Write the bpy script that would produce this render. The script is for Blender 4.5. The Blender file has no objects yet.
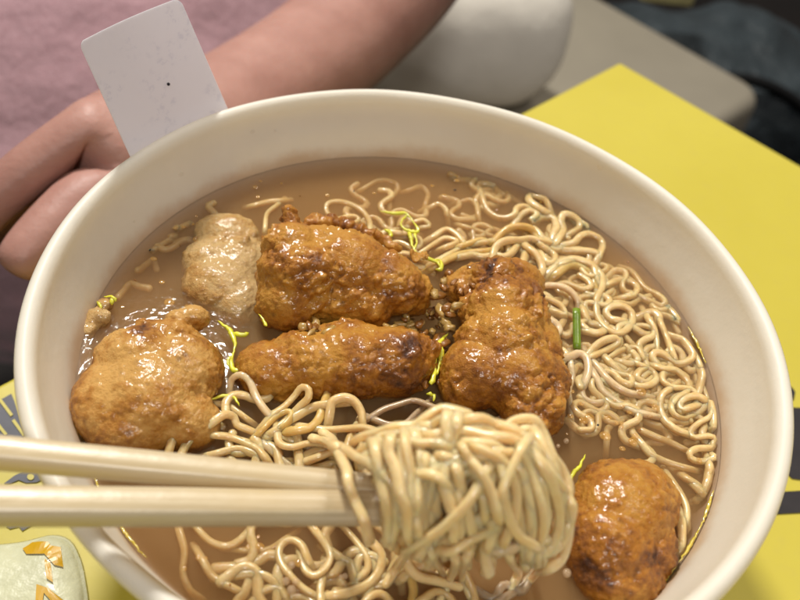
import bpy, bmesh, math, random
import numpy as np
from mathutils import Vector, Matrix, noise as mnoise

random.seed(11)
rng = np.random.default_rng(11)
C = bpy.context.scene.collection
R = 0.09                    # bowl rim radius, metres
H_RIM = 0.85 * R            # rim height over the table
Z_SOUP = H_RIM - 0.22 * R   # level of the broth
F_PX = 850.0

# ------------------------------------------------------------------ camera frame (fitted to the bowl's two ellipses)
CAM = np.array([0.0, -1.54672534 * R, 1.636396 * R + H_RIM])
RX = np.array([0.98209104, 0.15058334, 0.11323359])
UP = np.array([-0.18722269, 0.71271672, 0.67600484])
FW = np.array([-0.02109159, 0.68509819, -0.72814532])
def ray(x, y): return RX * ((x - 400) / F_PX) - UP * ((y - 300) / F_PX) + FW
def at(x, y, z):            # point of the horizontal plane at height z
    d = ray(x, y); return CAM + d * ((z - CAM[2]) / d[2])
def far(x, y, depth): return CAM + ray(x, y) * depth
def depth_of(p): return float((np.asarray(p) - CAM) @ FW)
def to_px(p):
    d = np.asarray(p) - CAM; z = d @ FW
    return 400 + F_PX * (d @ RX) / z, 300 - F_PX * (d @ UP) / z

# ------------------------------------------------------------------ materials
def srgb(r, g, b):
    f = lambda c: (c / 12.92 if c <= .04045 else ((c + .055) / 1.055) ** 2.4)
    return (f(r / 255), f(g / 255), f(b / 255), 1)
class NT:
    def __init__(s, name):
        s.m = bpy.data.materials.new(name); s.m.use_nodes = True
        s.t = s.m.node_tree; s.p = s.t.nodes['Principled BSDF']; s.out = s.t.nodes['Material Output']
    def n(s, typ, **kw):
        x = s.t.nodes.new(typ)
        for k, v in kw.items():
            if k in x.inputs.keys(): x.inputs[k].default_value = v
            else: setattr(x, k, v)
        return x
    def l(s, a, b): s.t.links.new(a, b)
    def coord(s, scale=1.0):
        return s.n('ShaderNodeTexCoord').outputs['Object']
    def noise(s, scale, detail=4, rough=.55, vec=None, dist=0):
        x = s.n('ShaderNodeTexNoise'); x.inputs['Scale'].default_value = scale; x.inputs['Detail'].default_value = detail
        x.inputs['Roughness'].default_value = rough; x.inputs['Distortion'].default_value = dist
        s.l(vec if vec is not None else s.coord(), x.inputs['Vector']); return x.outputs['Fac']
    def ramp(s, fac, stops):
        x = s.n('ShaderNodeValToRGB'); e = x.color_ramp.elements
        while len(e) < len(stops): e.new(.5)
        for el, (pos, col) in zip(e, stops): el.position = pos; el.color = col
        s.l(fac, x.inputs['Fac']); return x.outputs['Color']
    def mix(s, fac, a, b):
        x = s.n('ShaderNodeMix'); x.data_type = 'RGBA'
        for sock, v in ((x.inputs[0], fac), (x.inputs[6], a), (x.inputs[7], b)):
            if isinstance(v, (int, float, tuple)): sock.default_value = v
            else: s.l(v, sock)
        return x.outputs[2]
    def bump(s, h, strength, dist, normal=None):
        x = s.n('ShaderNodeBump'); x.inputs['Strength'].default_value = strength; x.inputs['Distance'].default_value = dist
        s.l(h, x.inputs['Height'])
        if normal is not None: s.l(normal, x.inputs['Normal'])
        return x.outputs['Normal']
    def set(s, **kw):
        names = dict(base='Base Color', rough='Roughness', spec='Specular IOR Level', coat='Coat Weight', coat_rough='Coat Roughness',
                     sss='Subsurface Weight', sss_radius='Subsurface Radius', sss_scale='Subsurface Scale', trans='Transmission Weight',
                     ior='IOR', normal='Normal', coat_normal='Coat Normal', alpha='Alpha', sheen='Sheen Weight')
        for k, v in kw.items():
            sock = s.p.inputs[names[k]]
            if isinstance(v, bpy.types.NodeSocket): s.l(v, sock)
            else: sock.default_value = v
        return s

def m_paper_bowl():
    s = NT('coated_paper'); n = s.noise(35, 5); f = s.noise(900, 3)
    sx = s.n('ShaderNodeSeparateXYZ'); s.l(s.coord(), sx.inputs[0])
    wob = s.n('ShaderNodeMath'); wob.operation = 'MULTIPLY_ADD'; s.l(s.noise(55, 5, .65), wob.inputs[0]); wob.inputs[1].default_value = -.0085; s.l(sx.outputs['Z'], wob.inputs[2])
    mr = s.n('ShaderNodeMapRange'); s.l(wob.outputs[0], mr.inputs['Value']); mr.inputs['From Min'].default_value = Z_SOUP - .0045; mr.inputs['From Max'].default_value = Z_SOUP + .0012
    mr.inputs['To Min'].default_value = .62; mr.inputs['To Max'].default_value = 0; mr.interpolation_type = 'SMOOTHSTEP'
    rr2 = s.n('ShaderNodeVectorMath'); rr2.operation = 'LENGTH'; flat = s.n('ShaderNodeVectorMath'); flat.operation = 'MULTIPLY'; s.l(s.coord(), flat.inputs[0]); flat.inputs[1].default_value = (1, 1, 0); s.l(flat.outputs[0], rr2.inputs[0])
    base = s.ramp(n, [(.3, srgb(242, 238, 227)), (.7, srgb(248, 245, 236))])
    s.set(base=s.mix(mr.outputs[0], base, srgb(196, 148, 92)), rough=.42, spec=.35,
          normal=s.bump(s.noise(160, 4), .25, .0006, s.bump(f, .12, .0002)))
    tr = s.n('ShaderNodeBsdfTranslucent'); tr.inputs['Color'].default_value = srgb(245, 230, 178)
    mx = s.n('ShaderNodeMixShader'); mx.inputs[0].default_value = .30
    s.l(s.p.outputs[0], mx.inputs[1]); s.l(tr.outputs[0], mx.inputs[2]); s.l(mx.outputs[0], s.out.inputs['Surface'])
    return s.m
def m_broth():
    s = NT('broth_liquid'); t = s.t
    gl = s.n('ShaderNodeBsdfGlossy'); gl.inputs['Roughness'].default_value = .045
    tp = s.n('ShaderNodeBsdfTransparent')
    bmp = s.bump(s.noise(110, 3), .13, .0012, s.bump(s.noise(480, 3), .09, .0004))
    fr = s.n('ShaderNodeFresnel'); fr.inputs['IOR'].default_value = 1.36
    s.l(bmp, gl.inputs['Normal']); s.l(bmp, fr.inputs['Normal'])
    mx = s.n('ShaderNodeMixShader'); s.l(fr.outputs[0], mx.inputs[0]); s.l(tp.outputs[0], mx.inputs[1]); s.l(gl.outputs[0], mx.inputs[2])
    s.l(mx.outputs[0], s.out.inputs['Surface'])
    v = s.n('ShaderNodeVolumePrincipled')
    v.inputs['Color'].default_value = BROTH_COL; v.inputs['Density'].default_value = BROTH_DENS
    v.inputs['Anisotropy'].default_value = .0
    s.l(v.outputs[0], s.out.inputs['Volume'])
    return s.m
BROTH_COL = (.755, .52, .25, 1); BROTH_DENS = 135
def m_noodle(name, a, b):
    s = NT(name); n = s.noise(260, 4)
    s.set(base=s.ramp(n, [(.3, a), (.72, b)]), rough=.34, spec=.45, sss=.85, sss_radius=(1, .68, .38), sss_scale=.0026, coat=.35, coat_rough=.1,
          normal=s.bump(s.noise(1100, 4), .3, .0003, s.bump(s.noise(330, 3), .5, .0007)))
    return s.m
def m_chicken(name, dark, brown, gold, pale):
    s = NT(name)
    at_ = s.n('ShaderNodeAttribute'); at_.attribute_name = 'crust'
    n = s.noise(260, 6, .65); n2 = s.noise(900, 4, .6)
    ma = s.n('ShaderNodeMath'); ma.operation = 'MULTIPLY_ADD'; s.l(n, ma.inputs[0]); ma.inputs[1].default_value = .5; s.l(at_.outputs['Fac'], ma.inputs[2])
    mb = s.n('ShaderNodeMath'); mb.operation = 'MULTIPLY_ADD'; s.l(n2, mb.inputs[0]); mb.inputs[1].default_value = .42; s.l(ma.outputs[0], mb.inputs[2])
    vo = s.n('ShaderNodeTexVoronoi'); vo.inputs['Scale'].default_value = 330; s.l(s.coord(), vo.inputs['Vector'])
    sm = s.ramp(s.noise(120, 3), [(.48, (0, 0, 0, 1)), (.62, (1, 1, 1, 1))]); sv = s.ramp(vo.outputs['Distance'], [(.12, (.5, .5, .5, 1)), (.34, (0, 0, 0, 1))])
    mc = s.n('ShaderNodeMath'); mc.operation = 'MULTIPLY'; s.l(sm, mc.inputs[0]); s.l(sv, mc.inputs[1])
    col = s.ramp(mb.outputs[0], [(.38, pale), (.60, gold), (.82, brown), (1.0, dark)])
    col = s.mix(mc.outputs[0], col, dark)
    s.set(base=col, rough=.5, spec=.35, sss=.18, sss_radius=(1, .45, .15), sss_scale=.002, coat=.6, coat_rough=.08,
          normal=s.bump(s.noise(1500, 5, .7), .75, .0006, s.bump(s.noise(560, 4), .6, .001)))
    cb = s.bump(s.noise(950, 3, .6), .30, .0006); s.l(cb, s.p.inputs['Coat Normal'])
    return s.m
def m_simple(name, col, rough=.5, spec=.5, var=.12, nscale=60, bump=0, bscale=300, bdist=.0005, coat=0, **kw):
    s = NT(name); c = tuple(col[:3])
    lo = tuple(max(0, x * (1 - var)) for x in c) + (1,); hi = tuple(min(1, x * (1 + var)) for x in c) + (1,)
    s.set(base=s.ramp(s.noise(nscale, 5), [(.3, lo), (.7, hi)]), rough=rough, spec=spec, coat=coat, **kw)
    if bump: s.set(normal=s.bump(s.noise(bscale, 4), bump, bdist))
    return s.m
def m_wood():
    s = NT('bamboo'); mp = s.n('ShaderNodeMapping'); mp.inputs['Scale'].default_value = (9, 520, 520); s.l(s.coord(), mp.inputs['Vector'])
    n = s.noise(1, 5, .6, mp.outputs[0]); sp = s.noise(45, 4)
    col = s.mix(s.ramp(sp, [(.5, (0, 0, 0, 1)), (.75, (.6, .6, .6, 1))]), s.ramp(n, [(.25, srgb(172, 148, 106)), (.5, srgb(200, 182, 146)), (.75, srgb(214, 199, 169))]), srgb(198, 174, 128))
    s.set(base=col, rough=.36, spec=.5, coat=.25, coat_rough=.22, normal=s.bump(n, .5, .0003, s.bump(s.noise(260, 3), .3, .0005)))
    return s.m
def m_sticker():
    s = NT('thermal_sticker'); n = s.noise(420, 5, .7); z = s.noise(85, 2)
    spots = s.ramp(n, [(.53, (0, 0, 0, 1)), (.62, (1, 1, 1, 1))]); zone = s.ramp(z, [(.46, (0, 0, 0, 1)), (.56, (1, 1, 1, 1))])
    mm = s.n('ShaderNodeMath'); mm.operation = 'MULTIPLY'; s.l(spots, mm.inputs[0]); s.l(zone, mm.inputs[1])
    mk = s.n('ShaderNodeMath'); mk.operation = 'MULTIPLY'; s.l(mm.outputs[0], mk.inputs[0]); mk.inputs[1].default_value = .15
    pc = s.mix(mk.outputs[0], srgb(246, 244, 247), srgb(168, 170, 196))
    s.set(base=pc, rough=.55, spec=.3, normal=s.bump(s.noise(300, 3), .1, .0003))
    tr = s.n('ShaderNodeBsdfTranslucent'); s.l(pc, tr.inputs['Color'])
    mx = s.n('ShaderNodeMixShader'); mx.inputs[0].default_value = .72
    s.l(s.p.outputs[0], mx.inputs[1]); s.l(tr.outputs[0], mx.inputs[2]); s.l(mx.outputs[0], s.out.inputs['Surface'])
    return s.m
def m_shirt():
    s = NT('heather_jersey'); n = s.noise(900, 3); b = s.noise(14, 4)
    base = s.mix(s.ramp(n, [(.35, (0, 0, 0, 1)), (.65, (1, 1, 1, 1))]), srgb(166, 128, 134), srgb(186, 152, 158))
    s.set(base=base, rough=.9, spec=.15, sheen=.2, normal=s.bump(s.noise(1400, 2), .4, .0006, s.bump(b, .5, .02)))
    return s.m
def m_skin():
    s = NT('skin'); n = s.noise(40, 5); f = s.noise(420, 3)
    c = s.ramp(n, [(.3, srgb(160, 116, 104)), (.7, srgb(178, 134, 121))])
    v = s.n('ShaderNodeTexVoronoi'); v.inputs['Scale'].default_value = 26; s.l(s.coord(), v.inputs['Vector'])
    mole = s.ramp(v.outputs['Distance'], [(.035, (1, 1, 1, 1)), (.05, (0, 0, 0, 1))])
    k = s.n('ShaderNodeMath'); k.operation = 'MULTIPLY'; s.l(mole, k.inputs[0]); k.inputs[1].default_value = .35
    s.set(base=s.mix(k.outputs[0], c, srgb(120, 80, 70)), rough=.5, spec=.4, sss=.25, sss_radius=(1, .35, .2), sss_scale=.004,
          normal=s.bump(f, .25, .0006, s.bump(s.noise(90, 4), .3, .002)))
    return s.m
def m_table():
    s = NT('yellow_laminate'); n = s.noise(10, 4); f = s.noise(220, 5)
    a = s.ramp(n, [(.3, srgb(190, 175, 62)), (.7, srgb(198, 184, 72))])
    s.set(base=s.mix(s.ramp(f, [(.5, (0, 0, 0, 1)), (.8, (.35, .35, .35, 1))]), a, srgb(188, 172, 80)), rough=.42, spec=.4, normal=s.bump(f, .08, .0004))
    return s.m

M = {}
def build_materials():
    M['bowl'] = m_paper_bowl(); M['broth'] = m_broth()
    M['noodle'] = m_noodle('wheat_noodle', srgb(202, 170, 112), srgb(219, 194, 142))
    M['noodle_pale'] = m_noodle('wheat_noodle_pale', srgb(200, 172, 128), srgb(215, 192, 152))
    M['noodle_gold'] = m_noodle('wheat_noodle_gold', srgb(194, 158, 88), srgb(212, 182, 112))
    M['noodle_lift'] = m_noodle('wheat_noodle_lifted', srgb(222, 190, 134), srgb(234, 209, 158))
    M['noodle_grey'] = m_noodle('wheat_noodle_soaked', srgb(160, 136, 104), srgb(180, 156, 122))
    D, B, G, P = srgb(72, 34, 8), srgb(132, 78, 16), srgb(176, 119, 38), srgb(202, 154, 80)
    M['chicken'] = m_chicken('fried_crust', D, B, G, P)
    M['chicken_amber'] = m_chicken('fried_crust_amber', srgb(72, 34, 6), srgb(130, 74, 9), srgb(170, 108, 20), srgb(190, 134, 44))
    M['chicken_pale'] = m_chicken('fried_crust_pale', srgb(116, 70, 20), srgb(158, 108, 40), srgb(182, 140, 76), srgb(194, 160, 104))
    M['wisp'] = m_simple('yellow_wisp', srgb(204, 200, 52), .35, .5, .25, 500, coat=.5, sss=.5, sss_radius=(1, .9, .2), sss_scale=.001)
    M['oil'] = m_simple('yellow_oil_glint', srgb(206, 184, 70), .2, .6, .2, 200, coat=.6)
    M['chive'] = m_simple('chive_green', srgb(104, 128, 22), .35, .5, .3, 300, .3, 500, .0004, coat=.4)
    M['garlic'] = m_simple('soaked_garlic', srgb(176, 142, 78), .3, .5, .3, 200, .3, 500, .0004, coat=.6, sss=.3, sss_radius=(1, .6, .3), sss_scale=.001)
    M['garlic_brown'] = m_simple('fried_garlic', srgb(142, 92, 36), .3, .5, .35, 200, .3, 500, .0004, coat=.6)
    M['wood'] = m_wood(); M['sticker'] = m_sticker(); M['shirt'] = m_shirt(); M['skin'] = m_skin(); M['table'] = m_table()
    M['ink'] = m_simple('grey_print', srgb(78, 78, 88), .5, .4, .15, 150)
    M['ink_dark'] = m_simple('dark_print', srgb(40, 36, 38), .5, .4, .15, 150)
    M['dot'] = m_simple('black_speck', srgb(30, 28, 32), .6, .3)
    M['trousers'] = m_simple('cream_cotton', srgb(236, 229, 216), .85, .2, .03, 40, .2, 40, .006)
    M['bench'] = m_simple('grey_bench', srgb(146, 138, 122), .6, .35, .06, 12, .1, 200, .0006)
    M['bag'] = m_simple('dark_nylon', srgb(52, 60, 64), .55, .4, .5, 9, .6, 18, .03)
    M['bag_black'] = m_simple('black_webbing', srgb(16, 16, 17), .7, .3, .3, 40)
    M['floor'] = m_simple('dark_floor', srgb(34, 26, 22), .5, .4, .4, 6)
    M['redwood'] = m_simple('red_brown_wood', srgb(96, 50, 34), .45, .4, .3, 20)
    M['carton'] = m_simple('kraft_paper', srgb(196, 188, 132), .7, .3, .1, 30)
    M['pouch'] = m_simple('pouch_film', srgb(206, 206, 172), .42, .4, .14, 40, .5, 110, .0025, coat=.2)
    M['gold'] = m_simple('gold_print', srgb(204, 158, 22), .35, .5, .15, 60)
    M['glint'] = None
    s = NT('glint_film'); s.set(base=srgb(230, 200, 160), rough=.05, trans=.0, spec=.8, coat=1, coat_rough=.03, alpha=.35); M['glint'] = s.m
    s = NT('broth_drop'); s.set(base=srgb(240, 228, 205), rough=.06, spec=.8, coat=1, coat_rough=.03, alpha=.14); M['drop'] = s.m

# ------------------------------------------------------------------ object helpers
def link_mesh(name, verts, faces, mat, parent=None, smooth=True):
    me = bpy.data.meshes.new(name); me.from_pydata([tuple(map(float, v)) for v in verts], [], [tuple(f) for f in faces]); me.update()
    if smooth: me.polygons.foreach_set('use_smooth', [True] * len(me.polygons))
    o = bpy.data.objects.new(name, me); C.objects.link(o)
    if mat: me.materials.append(mat)
    if parent: o.parent = parent
    return o
def tag(o, label=None, cat=None, group=None, kind=None):
    if label: o['label'] = label
    if cat: o['category'] = cat
    if group: o['group'] = group
    if kind: o['kind'] = kind
    return o
def empty(name, loc=(0, 0, 0)):
    o = bpy.data.objects.new(name, None); C.objects.link(o); o.location = tuple(map(float, loc)); o.empty_display_size = .01; return o
def fix_normals(o):
    bm = bmesh.new(); bm.from_mesh(o.data); bmesh.ops.recalc_face_normals(bm, faces=bm.faces); bm.to_mesh(o.data); bm.free(); return o
def recenter(o):            # put the object's origin at its geometry's middle bottom
    co = np.array([v.co for v in o.data.vertices]); mid = (co.max(0) + co.min(0)) / 2; mid[2] = co[:, 2].min()
    o.data.transform(Matrix.Translation(Vector(-mid))); o.location = Vector(mid) + o.location; return o

def spline(pts, step):      # Catmull-Rom through pts, resampled at a constant step
    p = np.asarray(pts, float)
    if len(p) == 2: p = np.array([p[0], p[0] * .67 + p[1] * .33, p[0] * .33 + p[1] * .67, p[1]])
    q = np.vstack([2 * p[0] - p[1], p, 2 * p[-1] - p[-2]]); out = []
    for i in range(1, len(q) - 2):
        t = np.linspace(0, 1, 24, endpoint=False)[:, None]; a, b, c, d = q[i - 1], q[i], q[i + 1], q[i + 2]
        out.append(.5 * (2 * b + (c - a) * t + (2 * a - 5 * b + 4 * c - d) * t ** 2 + (3 * b - a - 3 * c + d) * t ** 3))
    out = np.vstack(out + [q[-2:-1]])
    for _ in range(2):      # round off traced corners
        out[1:-1] = (out[:-2] + 2 * out[1:-1] + out[2:]) / 4
    s = np.concatenate([[0], np.cumsum(np.linalg.norm(np.diff(out, axis=0), axis=1))])
    n = max(4, int(s[-1] / step) + 1); u = np.linspace(0, s[-1], n)
    return np.stack([np.interp(u, s, out[:, k]) for k in range(out.shape[1])], -1)

def sweep(pts, rad, sides=12, power=2.0, aspect=1.0, round_end=True, twist=0.0):
    """closed tube with a superelliptic section along pts (N,3); rad (N,)"""
    p = np.asarray(pts, float); n = len(p); rad = np.broadcast_to(np.asarray(rad, float), (n,)).copy()
    t = np.gradient(p, axis=0); t /= np.linalg.norm(t, axis=1)[:, None] + 1e-12
    up = np.array([0, 0, 1.]); nrm = np.zeros_like(p)
    v = up - t[0] * (up @ t[0])
    if np.linalg.norm(v) < .1: v = np.array([1., 0, 0]) - t[0] * t[0][0]
    nrm[0] = v / np.linalg.norm(v)
    for i in range(1, n):
        v = nrm[i - 1] - t[i] * (nrm[i - 1] @ t[i]); nrm[i] = v / (np.linalg.norm(v) + 1e-12)
    bi = np.cross(t, nrm)
    a = np.linspace(0, 2 * np.pi, sides, endpoint=False)
    ca, sa = np.cos(a), np.sin(a)
    sx = np.sign(ca) * np.abs(ca) ** (2 / power); sy = np.sign(sa) * np.abs(sa) ** (2 / power) / aspect
    P, Rr, N_, B_ = [p], [rad], [nrm], [bi]
    if round_end:
        ks = (.35, .75, .95)
        for kk, first in ((ks, True), (ks, False)):
            e = 0 if first else -1; sg = -1 if first else 1
            pp = np.array([p[e] + sg * t[e] * rad[e] * k for k in kk]); rr = np.array([rad[e] * math.sqrt(max(.02, 1 - k * k)) for k in kk])
            nn = np.repeat(nrm[e][None], len(kk), 0); bb = np.repeat(bi[e][None], len(kk), 0)
            if first: P.insert(0, pp[::-1]); Rr.insert(0, rr[::-1]); N_.insert(0, nn); B_.insert(0, bb)
            else: P.append(pp); Rr.append(rr); N_.append(nn); B_.append(bb)
    p = np.vstack(P); rad = np.concatenate(Rr); nrm = np.vstack(N_); bi = np.vstack(B_); n = len(p)
    if twist:
        th = np.linspace(0, twist, n)[:, None]; nrm, bi = nrm * np.cos(th) + bi * np.sin(th), bi * np.cos(th) - nrm * np.sin(th)
    V = p[:, None] + rad[:, None, None] * (sx[None, :, None] * bi[:, None] + sy[None, :, None] * nrm[:, None])
    F = []
    for i in range(n - 1):
        for k in range(sides):
            k2 = (k + 1) % sides; F.append((i * sides + k, i * sides + k2, (i + 1) * sides + k2, (i + 1) * sides + k))
    F.append(tuple(range(sides - 1, -1, -1))); F.append(tuple((n - 1) * sides + k for k in range(sides)))
    return V.reshape(-1, 3), F

def lathe(prof, seg=160, closed=False):
    V, F = [], []; m = len(prof)
    for i in range(seg):
        a = 2 * math.pi * i / seg
        for r, z in prof: V.append((r * math.cos(a), r * math.sin(a), z))
    for i in range(seg):
        j = (i + 1) % seg
        for k in range(m if closed else m - 1):
            k2 = (k + 1) % m
            F.append((i * m + k, j * m + k, j * m + k2, i * m + k2))
    return V, F

def sheet(poly, thick=.0002, up=None):   # flat plate from a 3-D polygon
    p = np.asarray(poly, float); n = len(p)
    if up is None: up = np.array([0, 0, 1.])
    V = np.vstack([p, p + np.asarray(up) * thick])
    F = [tuple(range(n - 1, -1, -1)), tuple(range(n, 2 * n))] + [(i, (i + 1) % n, n + (i + 1) % n, n + i) for i in range(n)]
    return V, F

def applied(o):              # evaluate the modifiers into a plain mesh
    dg = bpy.context.evaluated_depsgraph_get(); dg.update()
    me = bpy.data.meshes.new_from_object(o.evaluated_get(dg)); old = o.data
    o.modifiers.clear(); o.data = me; bpy.data.meshes.remove(old)
    me.polygons.foreach_set('use_smooth', [True] * len(me.polygons)); return o

def blobs(name, parts, mat, voxel=.0008, smooth=6):
    """union of ellipsoids: parts = (centre, (rx, ry, rz), rotz)"""
    bm = bmesh.new()
    for c, r, rz in parts:
        mtx = Matrix.Translation(Vector(tuple(map(float, c)))) @ Matrix.Rotation(rz, 4, 'Z') @ Matrix.Diagonal((r[0], r[1], r[2], 1))
        bmesh.ops.create_icosphere(bm, subdivisions=3, radius=1, matrix=mtx)
    me = bpy.data.meshes.new(name); bm.to_mesh(me); bm.free()
    o = bpy.data.objects.new(name, me); C.objects.link(o)
    r = o.modifiers.new('r', 'REMESH'); r.mode = 'VOXEL'; r.voxel_size = voxel
    s = o.modifiers.new('s', 'SMOOTH'); s.iterations = smooth; s.factor = .6
    applied(o)
    if mat: o.data.materials.append(mat)
    return o

def nz(v, f, off): return mnoise.noise(Vector((v[0] * f + off, v[1] * f - off, v[2] * f + 2 * off)))
def chicken(name, parts, mat, seed, lump=.0013, crumb=.0008, bias=0., dark=(), crumbs=5, rough=1., pale=.16):
    """fried piece; the crust attribute (how browned the batter is) drives its colour; dark = (point, radius, amount) scorched spots"""
    parts = [(c, tuple(x * (1.09 if r[0] > .004 else 1) for x in r), a) for c, r, a in parts]
    rnd = random.Random(seed); big = [p for p in parts if p[1][0] > .004]
    for _ in range(crumbs):      # crust crumbs stuck to the upper surface
        c, r, a = rnd.choice(big); th, ph = rnd.uniform(0, 2 * math.pi), rnd.uniform(.15, 1.25)
        q = np.array([r[0] * math.cos(th) * math.sin(ph), r[1] * math.sin(th) * math.sin(ph), r[2] * math.cos(ph)])
        q = np.array([q[0] * math.cos(a) - q[1] * math.sin(a), q[0] * math.sin(a) + q[1] * math.cos(a), q[2]])
        parts.append((np.asarray(c) + q, tuple(rnd.uniform(.0008, .0021) for _ in range(3)), rnd.uniform(0, 3)))
    o = blobs(name, parts, mat, .00052, 7); me = o.data; n = len(me.vertices)
    co = np.empty(n * 3); me.vertices.foreach_get('co', co); co = co.reshape(-1, 3)
    no = np.array([v.normal for v in me.vertices])
    crust = np.zeros(n); d = np.zeros(n)
    for i in range(n):
        v = co[i]; big = .6 * nz(v, 95, seed) + .8 * nz(v, 55, seed + 2); mid = nz(v, 260, seed + 7); fine = nz(v, 620, seed + 3); tiny = nz(v, 1400, seed + 5)
        cr = max(0., mid + .35 * fine) + .5 * max(0, fine)
        d[i] = lump * .9 * big + crumb * .4 * (1.3 * cr - .3) + .00026 * abs(fine) + .00022 * tiny
        vm = rough * max(0., min(1., .45 + 2.0 * nz(v, 85, seed + 21))); b1 = abs(nz(v, 250, seed + 41)); b2 = abs(nz(v, 560, seed + 43)); b3 = abs(nz(v, 1150, seed + 47))
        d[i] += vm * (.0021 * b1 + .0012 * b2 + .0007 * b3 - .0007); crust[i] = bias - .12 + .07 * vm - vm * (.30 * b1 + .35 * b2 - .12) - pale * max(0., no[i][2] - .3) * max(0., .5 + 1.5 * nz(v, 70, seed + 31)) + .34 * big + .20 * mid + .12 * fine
    for p, r, amt in dark:
        q = np.linalg.norm(co - np.asarray(p), axis=1) / r; q = q + np.array([.7 * nz(v, 220, seed + 11) + .5 * nz(v, 600, seed + 12) for v in co]); crust += .38 * amt * np.clip(1.25 - q, 0, 1)
    co = co + no * d[:, None]; me.vertices.foreach_set('co', co.ravel()); me.update()
    at_ = me.attributes.new('crust', 'FLOAT', 'POINT'); at_.data.foreach_set('value', crust)
    return recenter(o)

build_materials()
mm = .001
# ------------------------------------------------------------------ bowl
def wall_r(z):               # inner wall radius at height z
    rs, zs = .892 * R, Z_SOUP; rt, zt = R - .0048, H_RIM - .0050
    return rs + (rt - rs) * (z - zs) / (zt - zs)
zt = H_RIM - .0022; zb = .006; th = .0009
prof = [(0, .0045), (wall_r(zb) * .6, .0045), (wall_r(zb) - .004, .0046), (wall_r(zb) - .001, .0056)]
prof += [(wall_r(z), z) for z in np.linspace(zb + .002, H_RIM - .0055, 14)]
prof += [(R - .0046, H_RIM - .0034), (R - .0043, H_RIM - .0020), (R - .0037, H_RIM - .0009), (R - .0029, H_RIM - .0002), (R - .0021, H_RIM), (R - .0011, H_RIM - .0004), (R - .0003, H_RIM - .0012),
         (R, H_RIM - .0023), (R - .0003, H_RIM - .0034), (R - .0011, H_RIM - .0042), (R - .0023, H_RIM - .0046), (R - .0034, H_RIM - .0046)]
prof += [(wall_r(z) + th, z) for z in np.linspace(H_RIM - .0062, .0006, 14)] + [(wall_r(.0006) - .002, .0006), (wall_r(.0006) - .003, .0036), (0, .0036)]
V, F = lathe(prof, 220)
V = np.array(V); ang = np.arctan2(V[:, 1], V[:, 0]); V[:, 2] += (.00022 * np.sin(3 * ang + .6) + .0001 * np.sin(11 * ang)) * np.clip((V[:, 2] - .06) / .012, 0, 1)
bowl = fix_normals(link_mesh('paper_bowl', V, F, M['bowl']))
tag(bowl, 'large white paper bowl filled with noodle soup, standing on the yellow table', 'bowl')

# ------------------------------------------------------------------ broth (closed volume inside the bowl)
zs = np.linspace(.0052, Z_SOUP, 10)
nr = 46; prof = [(wall_r(.0075) - .004, .0042)] + [(wall_r(z) + .0003, z) for z in np.linspace(.0075, Z_SOUP + .0001, 8)]
rr = wall_r(Z_SOUP)
top = [(rr * t, Z_SOUP + .0001 * math.exp(-(1 - t) * rr / .0016)) for t in np.linspace(.997, .02, nr)]
V, F = lathe(prof + top, 128)
m = len(prof) + len(top)
F.append(tuple(i * m for i in range(127, -1, -1))); F.append(tuple(i * m + m - 1 for i in range(128)))
broth = fix_normals(link_mesh('broth', V, F, M['broth']))
tag(broth, 'cloudy light brown broth filling the white paper bowl', 'soup')

# ------------------------------------------------------------------ noodles
REG = dict(A=(460, 180, .175), B=(560, 200, .175), C=(540, 280, .175), D=(600, 300, .175), E=(560, 370, .175), F=(610, 400, .175),
           G=(320, 170, .225), H=(600, 470, .2167), I=(160, 360, .175), J=(240, 370, .175), K=(340, 390, .175), L=(450, 390, .175),
           M=(340, 470, .2167), N=(450, 470, .2167), O=(160, 520, .175), P=(260, 500, .175), X=(0, 0, 1))
def px(reg, pts):
    x0, y0, s = REG[reg]; return [(x0 + p[0] * s, y0 + p[1] * s) for p in pts]
RIGHT = ('pale wavy noodle strand floating in the broth on the right of the chicken pieces', 'noodles floating right of the chicken')
BACK = ('thin noodle strand half sunk in the broth behind the crusty top chicken piece', 'noodles behind the chicken')
LEFT = ('curled noodle strand rising from the broth just behind the upper chopstick', 'noodles behind the upper chopstick')
FRONT = ('dim noodle strand lying in the broth in front of the lower chopstick', 'noodles in front of the lower chopstick')
LIFT = ('glossy noodle strand in the bundle lifted by the chopstick tips', 'noodles lifted by the chopsticks')
SUNK = ('faint noodle strand sunk deep in the broth on the right side', 'noodles sunk in the broth')
seed_i = [0]
def inside(p, margin=.0016):  # keep a floating strand off the wall
    r = math.hypot(p[0], p[1]); lim = wall_r(p[2]) - margin
    if r > lim: p = p.copy(); p[0] *= lim / r; p[1] *= lim / r
    return p
def noodle_mesh(P3, w, mat, lab, grp, unique=None):
    P3 = spline(P3, .0009); n = len(P3); seed_i[0] += 1
    ph = seed_i[0] * 1.7
    rad = w * (1 + .07 * np.sin(np.linspace(0, n * .11, n) + ph) + .05 * np.sin(np.linspace(0, n * .33, n) + 2 * ph))
    o = link_mesh('noodle', *sweep(P3, rad, 12, 2.5, 1.18, True, 1.6 * math.sin(ph)), mat)
    recenter(o); return tag(o, unique or lab, 'noodle', None if unique else grp)
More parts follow.
